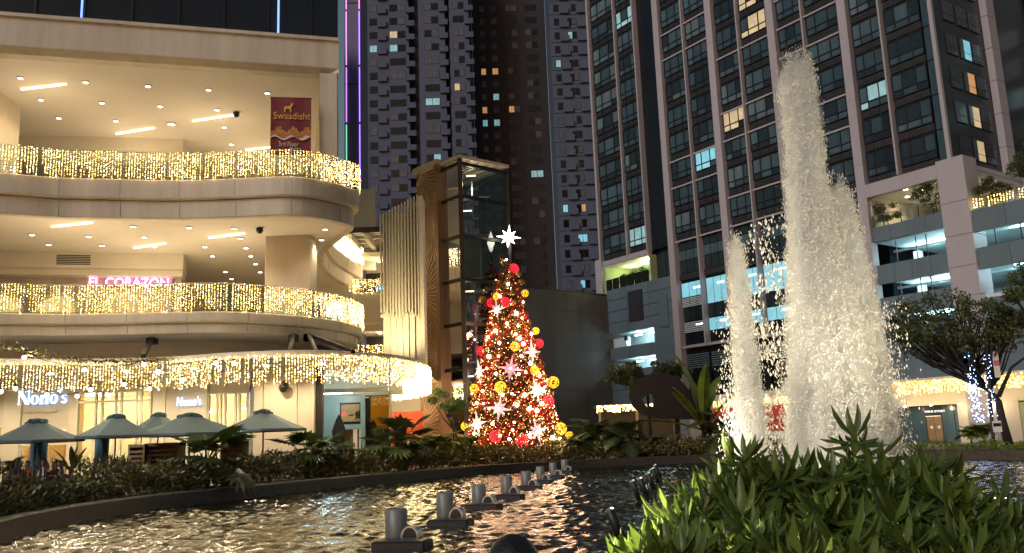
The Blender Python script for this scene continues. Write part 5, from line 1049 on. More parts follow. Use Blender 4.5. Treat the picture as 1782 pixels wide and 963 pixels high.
pp = atY(22, 800, 33); pl_ = plant('potted_plant', 'bushy potted plant at the restaurant doorway with red flowers', 'plant', (pp.x, 33, GZ), 'feather', 14, .8, 'leaf_palm', (0, 80), .9, seed=34); mb = MB(); mb.lathe([(.2, 0), (.28, .85), (.24, .85), (.22, .8)], 14); mb.build('pot', 'concrete', pl_)
# ---- trees: tapered trunk, limbs, leafy crown in uneven clumps
def tree(name, label, base, H_, crown, m, nleaf, ll, lw, trunk_pts=None, r0=.12, bark='bark', seed=1, clumps=14, group=None, gap=.55):
    g = np.random.default_rng(seed); gr = random.Random(seed); t = thing(name, label, 'tree', base, group=group); cx, cy, cz, rx, ry, rz_ = crown
    tp = [Vector(p) for p in (trunk_pts or [(0, 0, -.1), (.05*H_, 0, H_*.3), (cx*.6, cy*.6, cz-.3*rz_), (cx, cy, cz)])]
    mb = MB(); mb.tube(tp, [r0*(1-.7*i/(len(tp)-1)) for i in range(len(tp))], 8); tk = mb.build('trunk', bark, t, True)
    cs = []; mb = MB()
    for k in range(clumps):
        d = g.normal(size=3); d /= np.linalg.norm(d); q = np.array([cx, cy, cz])+d*np.array([rx, ry, rz_])*g.uniform(.35, 1.0)**.6; cs.append((q, g.uniform(.22, .42)*min(rx, ry, rz_*1.5)*gap/.55))
        f = gr.choice(tp[len(tp)//2:]); mid = f.lerp(Vector(q), .5)+Vector((0, 0, -.05*H_)); mb.tube([f, mid, Vector(q)], [r0*.35, r0*.22, r0*.08], 5)
    mb.build('limbs', bark, t, True)
    per = nleaf//clumps; Pn = []
    for q, r in cs: d = g.normal(size=(per, 3)); d /= np.linalg.norm(d, axis=1, keepdims=True); Pn.append(q+d*(r*g.uniform(.25, 1, per)**.5)[:, None]*np.array([1.25, 1.25, .8]))
    Pn = np.vstack(Pn); D = g.normal(size=Pn.shape)+np.array([0, 0, -.2]); stuff(leaves('crown', Pn, D, g.uniform(.7, 1.3, len(Pn))*ll, g.uniform(.7, 1.3, len(Pn))*lw, m, None, t)); return t
p = rimpt(796, 2.4); tree('young_tree', 'slender young tree with feathery pale crown before the lift tower', p, 4, (-.3, 0, 3.6, 1.0, .8, .75), 'leaf_feather', 5200, .09, .035, [(0, 0, -.1), (.08, 0, .9), (-.03, 0, 1.9), (-.2, 0, 3.2)], .16, seed=41, clumps=16)
q_ = atY(1118, 690, 56); tree('plaza_tree', 'low dark spreading tree behind the curved sculpture', (q_.x, 55, GZ), 4, (.3, 0, 4.9, 2.6, 1.4, 1.0), 'leaf_tree', 5200, .18, .09, None, .14, 'bark_dark', 44, 36, gap=.4)
# large tree on the right
bp_ = atZ(1757, 772, GZ); bpv = Vector((bp_.x*46/bp_.y, 46, GZ)); 
def rel(px, py, Yd=46): q = atY(px, py, Yd); return (q.x-bpv.x, q.y-46, q.z-GZ)
tr = [(0, 0, -.1), rel(1742, 725), rel(1738, 700), rel(1722, 680), rel(1700, 655, 46.3), rel(1670, 640, 46.5)]
c = rel(1660, 575); big = tree('plaza_tree', 'leaning dark plaza tree with spreading crown before the podium', bpv, 8, (c[0]+.1, c[1], c[2]+.2, 4.0, 2.8, 1.8), 'leaf_tree', 6400, .19, .095, tr, .24, 'bark_dark', 42, 95, gap=.28)
mb = MB()
for a, b, d_ in (((1700, 655), (1730, 600), (1770, 560)), ((1722, 680), (1735, 640), (1728, 580)), ((1690, 650), (1640, 610), (1590, 590)), ((1738, 690), (1760, 640), (1800, 610)), ((1700, 655), (1690, 600), (1660, 540))): mb.tube([rel(*a), rel(*b), rel(*d_)], [.12, .08, .03], 6)
mb.build('limbs', 'bark_dark', big, True)
c = rel(1800, 520, 45); tree('plaza_tree', 'dark leafy branches of a second tree reaching in beside the podium lights', (bpv.x+3.4, 45, GZ), 8, (-2.4, 0, c[2]+.2, 1.5, 1.6, 2.0), 'leaf_tree', 4500, .17, .085, [(0, 0, -.1), (-.3, 0, 3), (-1.2, 0, 5.5), (-2.0, 0, 7)], .2, 'bark_dark', 43, 14)
for k, (x, y, z, h, lab, n_) in enumerate(((6.0, -.9, 16.0, 2.5, 'small dark tree on the podium balcony beside the pillar', 1500), (2.4, -1.0, 16.0, 3.2, 'small spreading tree on the podium balcony under the downlights', 1500), (-1.9, -1.2, 15.6, 2.9, 'small dark tree behind the corner column', 1500), (-5.0, -1.5, 15.8, 4.2, 'bushy tree above the podium fairy lights', 2500), (36.2, -1.2, 16.2, 2.2, 'round bush on the green lit balcony', 1500), (34.0, -1.0, 16.2, 2.6, 'taller bush on the green lit balcony beside the round bush', 1500))):
    b_ = tw(x, y, z); tree('balcony_tree', lab, b_, h, (0, 0, h*.72, h*.36, h*.36, h*.27), 'leaf_tree' if k < 4 else 'leaf_feather', n_, .16, .08, None, .05, seed=50+k, clumps=12, group='trees on the podium balconies')
for k, (x, lab) in enumerate(((1690, 'bright bushy shrub before the wine shop panes'), (1712, 'bright bushy shrub before the beige pier'))):
    p = atY(x, 770, 47.5); plant('feather_palm', lab, 'plant', (p.x, 47.5, GZ), 'feather', 16, 1.1, 'leaf_bright', (0, 60), .6, seed=60+k)
# blue bulbs wound on the tree and the lamp post
p0 = rel(1690, 590); P = []; g = np.random.default_rng(8)
def blue(name, label, pts, wid, n):
    Pn = []
    for _ in range(n): t = g.random(); k = min(len(pts)-2, int(t*(len(pts)-1))); a, b = Vector(pts[k]), Vector(pts[k+1]); q = a.lerp(b, t*(len(pts)-1)-k); Pn.append((q.x+g.normal(0, wid), q.y+g.normal(0, wid), q.z))
    t = thing(name, label, 'fairy lights', Pn[0]); stuff(bulbs('blue_bulbs', np.array(Pn)-np.array(Pn[0]), .028, 'blue_bulb', None, t)); mb = MB(); mb.tube([Vector(p)-Vector(Pn[0]) for p in pts], .012, 4); mb.build('wire', 'black_paint', t)
blue('blue_light_string', 'blue icicle lights hanging through the plaza tree crown', [atY(1683, 590, 45.6), atY(1692, 660, 45.6), atY(1697, 700, 45.6), atY(1706, 735, 45.6)], .13, 170)
lp = atY(1729, 775, 45.2); lpt = atY(1716, 610, 45.2); lx = lambda f_: lp.lerp(lpt, f_)
blue('blue_light_string', 'blue lights wound round the banner post', [lx(.3), lx(.6), lx(.95)], .09, 110)
ps = thing('banner_post', 'dark banner post wound with blue lights beside the plaza tree', 'post', (lp.x, lp.y, GZ)); mb = MB(); mb.tube([(0, 0, 0), (lpt.x-lp.x, 0, lpt.z-GZ)], .09, 10); mb.build('pole', 'dark_metal', ps); mb = MB(); mb.lathe([(.2, 0), (.18, .3), (.1, .4)], 12); mb.build('base', 'dark_metal', ps)
a_, b_ = atY(1726, 612, 45.2), atY(1742, 657, 45.2); mb = MB(); mb.box(a_.x-lp.x, -.02, b_.z-GZ, b_.x-lp.x, .02, a_.z-GZ); mb.build('banner', 'banner_white', ps); mb = MB(); zc = (a_.z+b_.z)/2-GZ; mb.box(a_.x-lp.x, -.03, zc-.08, b_.x-lp.x, -.025, zc+.2); mb.build('banner_stripe', 'banner_pink', ps)
a_, b_ = atY(1726, 733, 44.9), atY(1744, 752, 44.9); sg_ = thing('notice_sign', 'small white notice board with black heading on a post', 'sign', ((a_.x+b_.x)/2, 44.9, GZ)); w = (b_.x-a_.x)/2; mb = MB(); mb.box(-w, -.03, b_.z-GZ, w, 0, a_.z-GZ); mb.build('board', 'white_paint', sg_); mb = MB(); mb.box(-w*.9, -.036, (a_.z+b_.z)/2-GZ, w*.9, -.031, (a_.z*.8+b_.z*.2)-GZ); mb.build('heading', 'ink', sg_); mb = MB(); mb.tube([(0, .03, 0), (0, .03, b_.z-GZ+.1)], .03, 6); mb.build('post', 'steel', sg_)
# ================================================================== dark sculpture
scp = thing('abstract_sculpture', 'large dark rounded metal sculpture with a triangular hole', 'sculpture', (0, 0, 0)); SYd = 53.0; o0 = rimpt(1165, 2.4); SYd = o0[1]+.3
OUT = [(1094,692),(1097,676),(1106,662),(1120,656),(1136,651),(1152,650),(1168,652),(1182,660),(1193,671),(1205,687),(1220,704),(1238,714),(1241,724),(1230,729),(1190,730),(1150,729),(1118,722),(1102,708)]
HOLE = [(1117,695),(1124,688),(1136,684),(1138,696),(1137,708),(1125,708)]
b0 = Vector((o0[0], SYd, GZ)); scp.location = b0
bm = bmesh.new(); ov = [bm.verts.new(atY(x, y, SYd)-b0) for x, y in OUT]; hv = [bm.verts.new(atY(x, y, SYd)-b0) for x, y in HOLE]
es = [bm.edges.new((ov[i], ov[(i+1) % len(ov)])) for i in range(len(ov))]+[bm.edges.new((hv[i], hv[(i+1) % len(hv)])) for i in range(len(hv))]
bmesh.ops.triangle_fill(bm, edges=es, use_beauty=True); r_ = bmesh.ops.extrude_face_region(bm, geom=bm.faces[:]); bmesh.ops.translate(bm, verts=[v for v in r_['geom'] if isinstance(v, bmesh.types.BMVert)], vec=(.15, 1.3, 0)); bmesh.ops.recalc_face_normals(bm, faces=bm.faces[:])
me = bpy.data.meshes.new('body'); bm.to_mesh(me); bm.free(); me.materials.append(MAT['sculpture_metal']); link('body', me, scp)
mb = MB(); zb = atY(1170, 730, SYd).z-GZ+.05; q = [atY(x, 728, SYd)-b0 for x in (1115, 1180, 1235)]
for v in q: mb.box(v.x-.12, .3, 0, v.x+.12, .8, zb)
mb.build('support', 'sculpture_metal', scp); mb = MB(); mb.box(q[0].x-.8, -.1, 0, q[2].x+.8, 1.5, .7); mb.build('plinth', 'granite_rim', scp)
# ================================================================== fountain
nz_px = [(690,945,885,37),(775,910,857,29),(834,882,843,24),(882,866,828,19),(916,850,820,17),(941,840,812,14),(963,832,805,13),(983,823,800,11)]
NZ = None
def nozzle():
    t = thing('fountain_nozzle', 'x', 'fountain nozzle', (0, 0, 0), group='row of fountain nozzles')
    mb = MB(); mb.lathe([(.19, -.5), (.19, .62), (.17, .64), (.17, .5)], 18); mb.build('pipe', 'rusty_steel', t, True)
    hp = [(.34+.16*math.cos(q_), .14+.2*math.sin(q_)) for q_ in np.linspace(0, PI, 11)]+[(.18, -.5), (.5, -.5)]   # hood like a half barrel
    R_ = Matrix.Rotation(PI/2, 4, 'X'); mb = MB(); mb.prism(hp, .04, .30, 0, R_); hd = mb.build('hood', 'steel', t); mb = MB(); mb.prism([(.34+(x_-.34)*.8, y_-.03) for x_, y_ in hp], .02, .31, 0, R_); mb.build('hood_core', 'black_paint', hd)
    mb = MB(); mb.box(-.1, -.95, -.5, .8, -.42, .13); mb.build('lamp_box', 'black_paint', t, bevel=.02); mb = MB(); mb.box(-.06, -.91, .132, .76, -.46, .145); mb.build('lid', 'dark_metal', t)
    return t
NZ = nozzle()
LBL = ['nearest grey pipe', ]
for k, (x, yb, yt, w) in enumerate(nz_px):
    p = atZ(x, yb, 0); o = NZ if k == 0 else copy_tree(NZ); s = w*p.y/F_PX/.38; hh = atY(x, yt, p.y).z
    o.location = (p.x, p.y, 0); o.scale = (s, s, max(.6, hh/.64)); o.rotation_euler = (0, 0, math.radians(-12-k*2)); o['label'] = 'hooded grey fountain pipe in the pool, %s of its row from the christmas tree' % ['eighth', 'seventh', 'sixth', 'fifth', 'fourth', 'third', 'second', 'first'][k]
# tilted floodlights in the pool
FL = [(1115,868,5.0),(1128,862,0),(1140,850,0),(1147,838,0),(1150,830,0),(1085,935,0)]
fl = thing('pool_floodlight', 'small tilted black floodlight standing in the pool', 'floodlight', (0, 0, 0), group='pool floodlights')
mb = MB(); mb.tube([(0, 0, 0), (-.22, -.1, .55)], .085, 10); mb.build('housing', 'black_paint', fl, True); mb = MB(); mb.tube([(-.222, -.101, .552), (-.228, -.104, .565)], .08, 10); mb.build('lens', 'steel', fl); mb = MB(); mb.box(-.12, -.1, -.5, .12, .1, .06); mb.build('bracket', 'black_paint', fl)
for k, (x, y, _) in enumerate(FL):
    p = atZ(x, y, .1); o = fl if k == 0 else copy_tree(fl); o.location = (p.x, p.y, .0); o['label'] = 'small tilted black pool floodlight, %s of its row from the foreground bush' % ['second', 'third', 'fourth', 'fifth', 'sixth', 'first'][k]
    if k < 5: d = Vector((8.6-p.x, 25-p.y, (.9, 4, 7, 9.5, 2)[k])); lamp('SPOT', 'flood_beam', (-.2, -.1, .62), 2400, (1, .88, .64), o, .08, d.to_track_quat('-Z', 'Y').to_euler(), 62, .8)
# jets: torn columns of white water, each a core and thousands of drops
m = bpy.data.materials.new('white_water'); m.use_nodes = True; nn = m.node_tree.nodes; L = m.node_tree.links; nn.remove(nn['Principled BSDF'])
d_ = nn.new('ShaderNodeBsdfDiffuse'); d_.inputs[0].default_value = (.86, .85, .80, 1); tl = nn.new('ShaderNodeBsdfTranslucent'); tl.inputs[0].default_value = (.86, .84, .78, 1); gl_ = nn.new('ShaderNodeBsdfGlossy'); gl_.inputs['Roughness'].default_value = .25
m1 = nn.new('ShaderNodeMixShader'); m1.inputs[0].default_value = .5; L.new(d_.outputs[0], m1.inputs[1]); L.new(tl.outputs[0], m1.inputs[2]); m2 = nn.new('ShaderNodeMixShader'); m2.inputs[0].default_value = .08; L.new(m1.outputs[0], m2.inputs[1]); L.new(gl_.outputs[0], m2.inputs[2])
tc = nn.new('ShaderNodeTexCoord'); mp = nn.new('ShaderNodeMapping'); mp.inputs['Scale'].default_value = (3.2, 3.2, .7); no = nn.new('ShaderNodeTexNoise'); no.inputs['Scale'].default_value = 1.6; no.inputs['Detail'].default_value = 6; no.inputs['Roughness'].default_value = .7; L.new(tc.outputs['Object'], mp.inputs[0]); L.new(mp.outputs[0], no.inputs['Vector'])
rp = nn.new('ShaderNodeValToRGB'); rp.color_ramp.elements[0].position = .30; rp.color_ramp.elements[1].position = .42; L.new(no.outputs['Fac'], rp.inputs[0]); tr_ = nn.new('ShaderNodeBsdfTransparent'); m3 = nn.new('ShaderNodeMixShader'); L.new(rp.outputs[0], m3.inputs[0]); L.new(tr_.outputs[0], m3.inputs[1]); L.new(m2.outputs[0], m3.inputs[2]); L.new(m3.outputs[0], nn['Material Output'].inputs[0]); bp = nn.new('ShaderNodeBump'); bp.inputs['Strength'].default_value = .5; bp.inputs['Distance'].default_value = .15; L.new(no.outputs['Fac'], bp.inputs['Height']); L.new(bp.outputs[0], d_.inputs['Normal']); MAT['white_water'] = m
m = bpy.data.materials.new('water_drops'); m.use_nodes = True; nn = m.node_tree.nodes; L = m.node_tree.links; nn.remove(nn['Principled BSDF']); d_ = nn.new('ShaderNodeBsdfDiffuse'); d_.inputs[0].default_value = (.88, .86, .80, 1); tl = nn.new('ShaderNodeBsdfTranslucent'); tl.inputs[0].default_value = (.88, .86, .78, 1); m1 = nn.new('ShaderNodeMixShader'); m1.inputs[0].default_value = .5; L.new(d_.outputs[0], m1.inputs[1]); L.new(tl.outputs[0], m1.inputs[2]); L.new(m1.outputs[0], nn['Material Output'].inputs[0]); MAT['water_drops'] = m
def volmat(name, dens, col=(.97, .95, .9)):
    m = bpy.data.materials.new(name); m.use_nodes = True; nn = m.node_tree.nodes; nn.remove(nn['Principled BSDF']); v = nn.new('ShaderNodeVolumeScatter'); v.inputs['Color'].default_value = col+(1,); v.inputs['Density'].default_value = dens; v.inputs['Anisotropy'].default_value = .1
    m.node_tree.links.new(v.outputs[0], nn['Material Output'].inputs['Volume']); MAT[name] = m
volmat('mist_outer', 1.7, (1.0, .97, .91)); volmat('mist_core', 3.6, (1.0, .97, .91))
def jet(label, prof, Yd, nd, seed, spread=1.0):
    # prof: (pixel row, left, right) of the column, turned into heights and radii
    g = np.random.default_rng(seed); pr = []
    for y, a, b in prof: p, q = atY(a, y, Yd), atY(b, y, Yd); pr.append((max(0, (p.z+q.z)/2), (p.x+q.x)/2, (q.x-p.x)/2))
    pr.sort(); Zs, Xs, Rs = [np.array(c) for c in zip(*pr)]; Zs[0] = -.1; x0 = Xs[0]; t = thing('fountain_jet', label, 'fountain jet', (x0, Yd, 0), group='fountain jets')
    def shell(nm, kr, rough, mt, rows=240, n=64):
        zz = np.linspace(Zs[0], Zs[-1]*(1 if kr > .8 else .985), rows); a = np.linspace(0, 2*PI, n, endpoint=False); ph = g.uniform(0, 6, 12); V = []
        Nz = g.normal(0, 1, (rows, n))
        for k in range(3): Nz = (np.roll(Nz, 1, 0)+Nz+np.roll(Nz, -1, 0))/3*1.2
        Nz[:, :] = Nz*.6+.4*np.roll(Nz, 1, 1)
        for i, z in enumerate(zz):
            cx = np.interp(z, Zs, Xs)-x0; r = np.interp(z, Zs, Rs)*kr; f = i/(rows-1)
            rr = r*(1+.05*np.sin(4*a+z*.45+ph[0])+.05*np.sin(7*a-z*.7+ph[1])+.05*np.sin(12*a+z*.9+ph[2])+.05*np.sin(19*a-z*1.1+ph[3])+rough*Nz[i])*(1.0 if f < .97 else max(.05, (1-f)/.03))
            V.append(np.stack([cx+np.cos(a)*rr, np.sin(a)*rr*.9, np.full(n, z)], 1))
        V = np.vstack(V); i, j = np.meshgrid(np.arange(rows-1), np.arange(n), indexing='ij'); i, j = i.ravel(), j.ravel(); Fc = np.stack([i*n+j, i*n+(j+1) % n, (i+1)*n+(j+1) % n, (i+1)*n+j], 1)
        nb = len(V); V = np.vstack([V, V[:n].mean(0), V[-n:].mean(0)]); o = npmesh(nm, V, Fc, mt, parent=t)
        bm = bmesh.new(); bm.from_mesh(o.data); bmesh.ops.holes_fill(bm, edges=[e for e in bm.edges if e.is_boundary]); bmesh.ops.delete(bm, geom=[v for v in bm.verts if not v.link_faces], context='VERTS'); bmesh.ops.recalc_face_normals(bm, faces=bm.faces[:]); bm.to_mesh(o.data); bm.free()
        return o
    shell('mist_envelope', .93, .10, 'mist_outer'); shell('water_column', .72, .06, 'mist_core')
    zz = np.linspace(.05, Zs[-1], 200); w = np.interp(zz, Zs, Rs); w /= w.sum(); ns = nd//14; z = g.choice(zz, ns, p=w); r = np.interp(z, Zs, Rs); a = g.uniform(0, 2*PI, ns)
    rad = r*np.clip(.98-np.abs(g.normal(0, .12, ns)), .2, 1)+np.where(g.random(ns) < .10, np.abs(g.normal(0, .13, ns))*r, 0)
    lump = np.sin(z*4.1+np.floor(a*1.6)*2.3)+np.sin(z*9.3+np.floor(a*2.2)*1.1); rad = rad+r*np.where((lump > .75) & (g.random(ns) < .45), g.uniform(.0, .30, ns), 0)
    # drops fly in short torn strings
    k = np.arange(14); P0 = np.stack([np.interp(z, Zs, Xs)-x0+np.cos(a)*rad, np.sin(a)*rad*.9, z], 1); dr = np.stack([g.normal(0, .18, ns)+np.cos(a)*.08, g.normal(0, .15, ns), g.choice([-1, 1], ns)*g.uniform(.5, 1, ns)], 1)*g.uniform(.12, .5, ns)[:, None]
    Pn = (P0[:, None]+dr[:, None]*(k[None, :, None]/14)+g.normal(0, .04, (ns, 14, 3))).reshape(-1, 3); Pn = Pn[Pn[:, 2] > .02]
    stuff(bulbs('water_drops', Pn, g.gamma(1.5, .0034, len(Pn))+.0035, 'water_drops', None, t, stretch=(.8, .8, 2.2))); return t
jet('tallest fountain jet, a thick torn column of white water', [(95,1372,1405),(110,1362,1412),(150,1354,1420),(200,1362,1424),(260,1368,1434),(320,1370,1440),(400,1370,1452),(480,1370,1478),(560,1370,1498),(640,1370,1515),(720,1368,1530),(815,1364,1545)], 25, 100000, 1)
jet('middle fountain jet merging into the side of the tallest one', [(318,1440,1462),(335,1434,1478),(380,1430,1490),(440,1432,1502),(520,1440,1522),(600,1445,1538),(700,1450,1558),(815,1452,1575)], 25.4, 66000, 2)
jet('thin fountain jet standing apart from the two taller ones', [(410,1274,1282),(430,1270,1292),(500,1270,1302),(580,1276,1312),(660,1280,1322),(740,1282,1332),(815,1280,1338)], 24.5, 30000, 3)
g = np.random.default_rng(12); n = 2000; pxs = np.array([atY(x, y, 24.8)[:] for x, y in zip(g.normal(1336, 20, n), 380+g.random(n)**.8*420)]); pxs[:, 1] += g.normal(0, .4, n)
sp_ = thing('fountain_spray', 'loose falling spray between the thin jet and the tallest jet', 'spray', (7.6, 24.8, 0)); cl = np.sin(pxs[:, 0]*6+pxs[:, 2]*2)+np.sin(pxs[:, 2]*4-pxs[:, 0]*3); pxs = pxs[(cl > -.4) & (pxs[:, 2] > 0)]; stuff(bulbs('drops', pxs-np.array(sp_.location), g.gamma(2, .008, len(pxs))+.005, 'water_drops', None, sp_, stretch=(.8, .8, 1.9)))
n = 2600; xx = np.r_[g.normal(1545, 14, n//2), g.normal(1275, 9, n//2)]; pz = np.array([atY(x, y, 25) for x, y in zip(xx, 520+g.random(n)**.7*290)]); pz = pz[pz[:, 2] > 0]; pz[:, 1] += g.normal(0, .5, len(pz)); stuff(bulbs('drops', pz-np.array(sp_.location), g.gamma(2, .006, len(pz))+.005, 'water_drops', None, sp_, stretch=(.8, .8, 1.9)))
# underwater floodlights at the foot of the jets
for k, (x, y, e, tx_, ty_, tz_) in enumerate(((7.4, 20.0, 1900, 8.4, 25, 2.0), (10.9, 20.5, 2300, 9.2, 25, 7.5), (9.0, 19.6, 3600, 8.7, 25, 12))):
    t = thing('jet_floodlight', 'round underwater floodlight aimed up at the fountain jets, hidden behind the bush', 'floodlight', (x, y, 0), group='jet floodlights'); mb = MB(); mb.lathe([(.16, -.4), (.16, .03), (.13, .05)], 14); mb.build('housing', 'steel', t, True); mb = MB(); mb.lathe([(.12, .055), (.12, .06)], 12); mb.build('lens', 'downlight', t)
    d = Vector((tx_-x, ty_-y, tz_-.1)); q = d.to_track_quat('-Z', 'Y').to_euler(); lamp('SPOT', 'jet_beam', (0, 0, .12), e, (1, .87, .62), t, .12, q, 75, .7)
# ================================================================== foreground bush
bu = thing('foreground_bush', 'bright green whorled bush at the pool edge in front of the fountain', 'bush', (1.95, 5.0, GZ))
top_px = [(1085,985),(1120,925),(1170,872),(1220,830),(1290,800),(1350,792),(1400,800),(1440,790),(1490,765),(1540,790),(1600,795),(1660,805),(1700,830),(1740,880),(1782,915),(1830,940)]
tx_ = np.array([p[0] for p in top_px]); ty_ = np.array([p[1] for p in top_px]); g = np.random.default_rng(77)
def whorl(P, U, n, L, out): # leaves round a shoot tip
    for k in range(n):
        a = 2*PI*k*.382+g.uniform(-.2, .2); el = g.uniform(-.3, .5) if k > 3 else g.uniform(.6, 1.2)
        S_ = U.orthogonal().normalized(); h = S_*math.cos(a)+U.cross(S_)*math.sin(a); d = (h*math.cos(el)+U*math.sin(el)).normalized(); out.append((P-U*(.004*k)+d*.004, d, L*g.uniform(.72, 1.15)))
LV = []; SH_ = MB(); tips = 0
for k in range(215):
    x = 1085+735*((k*.618034) % 1); yt = np.interp(x, tx_, ty_)+22; f = g.random()**1.15; y = yt+f*(1010-yt)+g.normal(0, 6); Yd = 5.35-1.45*f+g.uniform(-.35, .35)
    if f < .06: Yd += .2
    P = atY(x, y, Yd)
    if P.z < GZ+.1: continue
    U = (Vector((g.normal(0, .4)+(P.x-1.95)*.4, g.normal(0, .4)-1.3, 1))).normalized(); whorl(P, U, int(g.integers(11, 17)), g.uniform(.14, .24), LV)
    b = Vector((P.x*.8+1.95*.2+g.normal(0, .1), 5.1+(P.y-5.1)*.5, max(GZ, P.z-.7))); SH_.tube([x_-Vector((1.95, 5.0, GZ)) for x_ in (b, b.lerp(P, .6)+Vector((0, 0, .02)), P)], [.009, .006, .004], 5)
# garden spotlight behind the border
t = thing('garden_spotlight', 'small garden spotlight in the border under the feathery young tree', 'spotlight', rimpt(778, 1.2)); mb = MB(); mb.lathe([(.05, 0), (.06, .5), (.09, .7), (.08, .72)], 10); mb.build('housing', 'black_paint', t); mb = MB(); mb.lathe([(.07, .722), (.07, .726)], 10); mb.build('lens', 'downlight', t); lamp('SPOT', 'spot_beam', (0, 0, .8), 420, (1, .95, .55), t, .06, (math.radians(150), 0, math.radians(10)), 110, .8)
# two tall shoots
for x, y in ((1487, 748), (1297, 785), (1280, 800), (1745, 860)):
    P = atY(x, y+14, 5.1); whorl(P, Vector((.05, -.1, 1)).normalized(), 12, .20, LV)
SH_.build('shoots', 'bark', bu)
LV.sort(key=lambda q: q[0].y)
lm = leaves('leaf', [(0, 0, 0)], [(0, 1, 0)], 1.0, .22, 'leaf_bush', up=np.array([(0, 0, -1.0)])); lme = lm.data; bpy.data.objects.remove(lm)
o_ = Vector((1.95, 5.0, GZ)); vis = [q for q in LV if q[2] > .16][:300]; ids = set(id(q) for q in vis)
for P, d, Lh in vis:
    q = d.to_track_quat('Y', 'Z'); o = link('leaf', lme, bu, P-o_, q.to_euler(), (Lh,)*3)
rest = [q for q in LV if id(q) not in ids]; stuff(leaves('foliage', np.array([q[0]-o_ for q in rest]), np.array([q[1] for q in rest]), np.array([q[2] for q in rest]), np.array([q[2]*.22 for q in rest]), 'leaf_bush', None, bu, up=np.array((0, 0, -1.0))))
# low floodlight that lights the bush from the pool side
t = thing('bush_floodlight', 'small ground floodlight beside the foreground bush', 'floodlight', (-.5, 4.4, GZ)); mb = MB(); mb.lathe([(.06, 0), (.07, .12), (.05, .14)], 12); mb.build('housing', 'black_paint', t); mb = MB(); mb.lathe([(.045, .141), (.045, .143)], 10); mb.build('lens', 'downlight', t)
d = Vector((1.6, .6, 1.0)); lamp('SPOT', 'bush_beam', (0, 0, .2), 800, (1, .93, .6), t, .05, d.to_track_quat('-Z', 'Y').to_euler(), 110, .8)
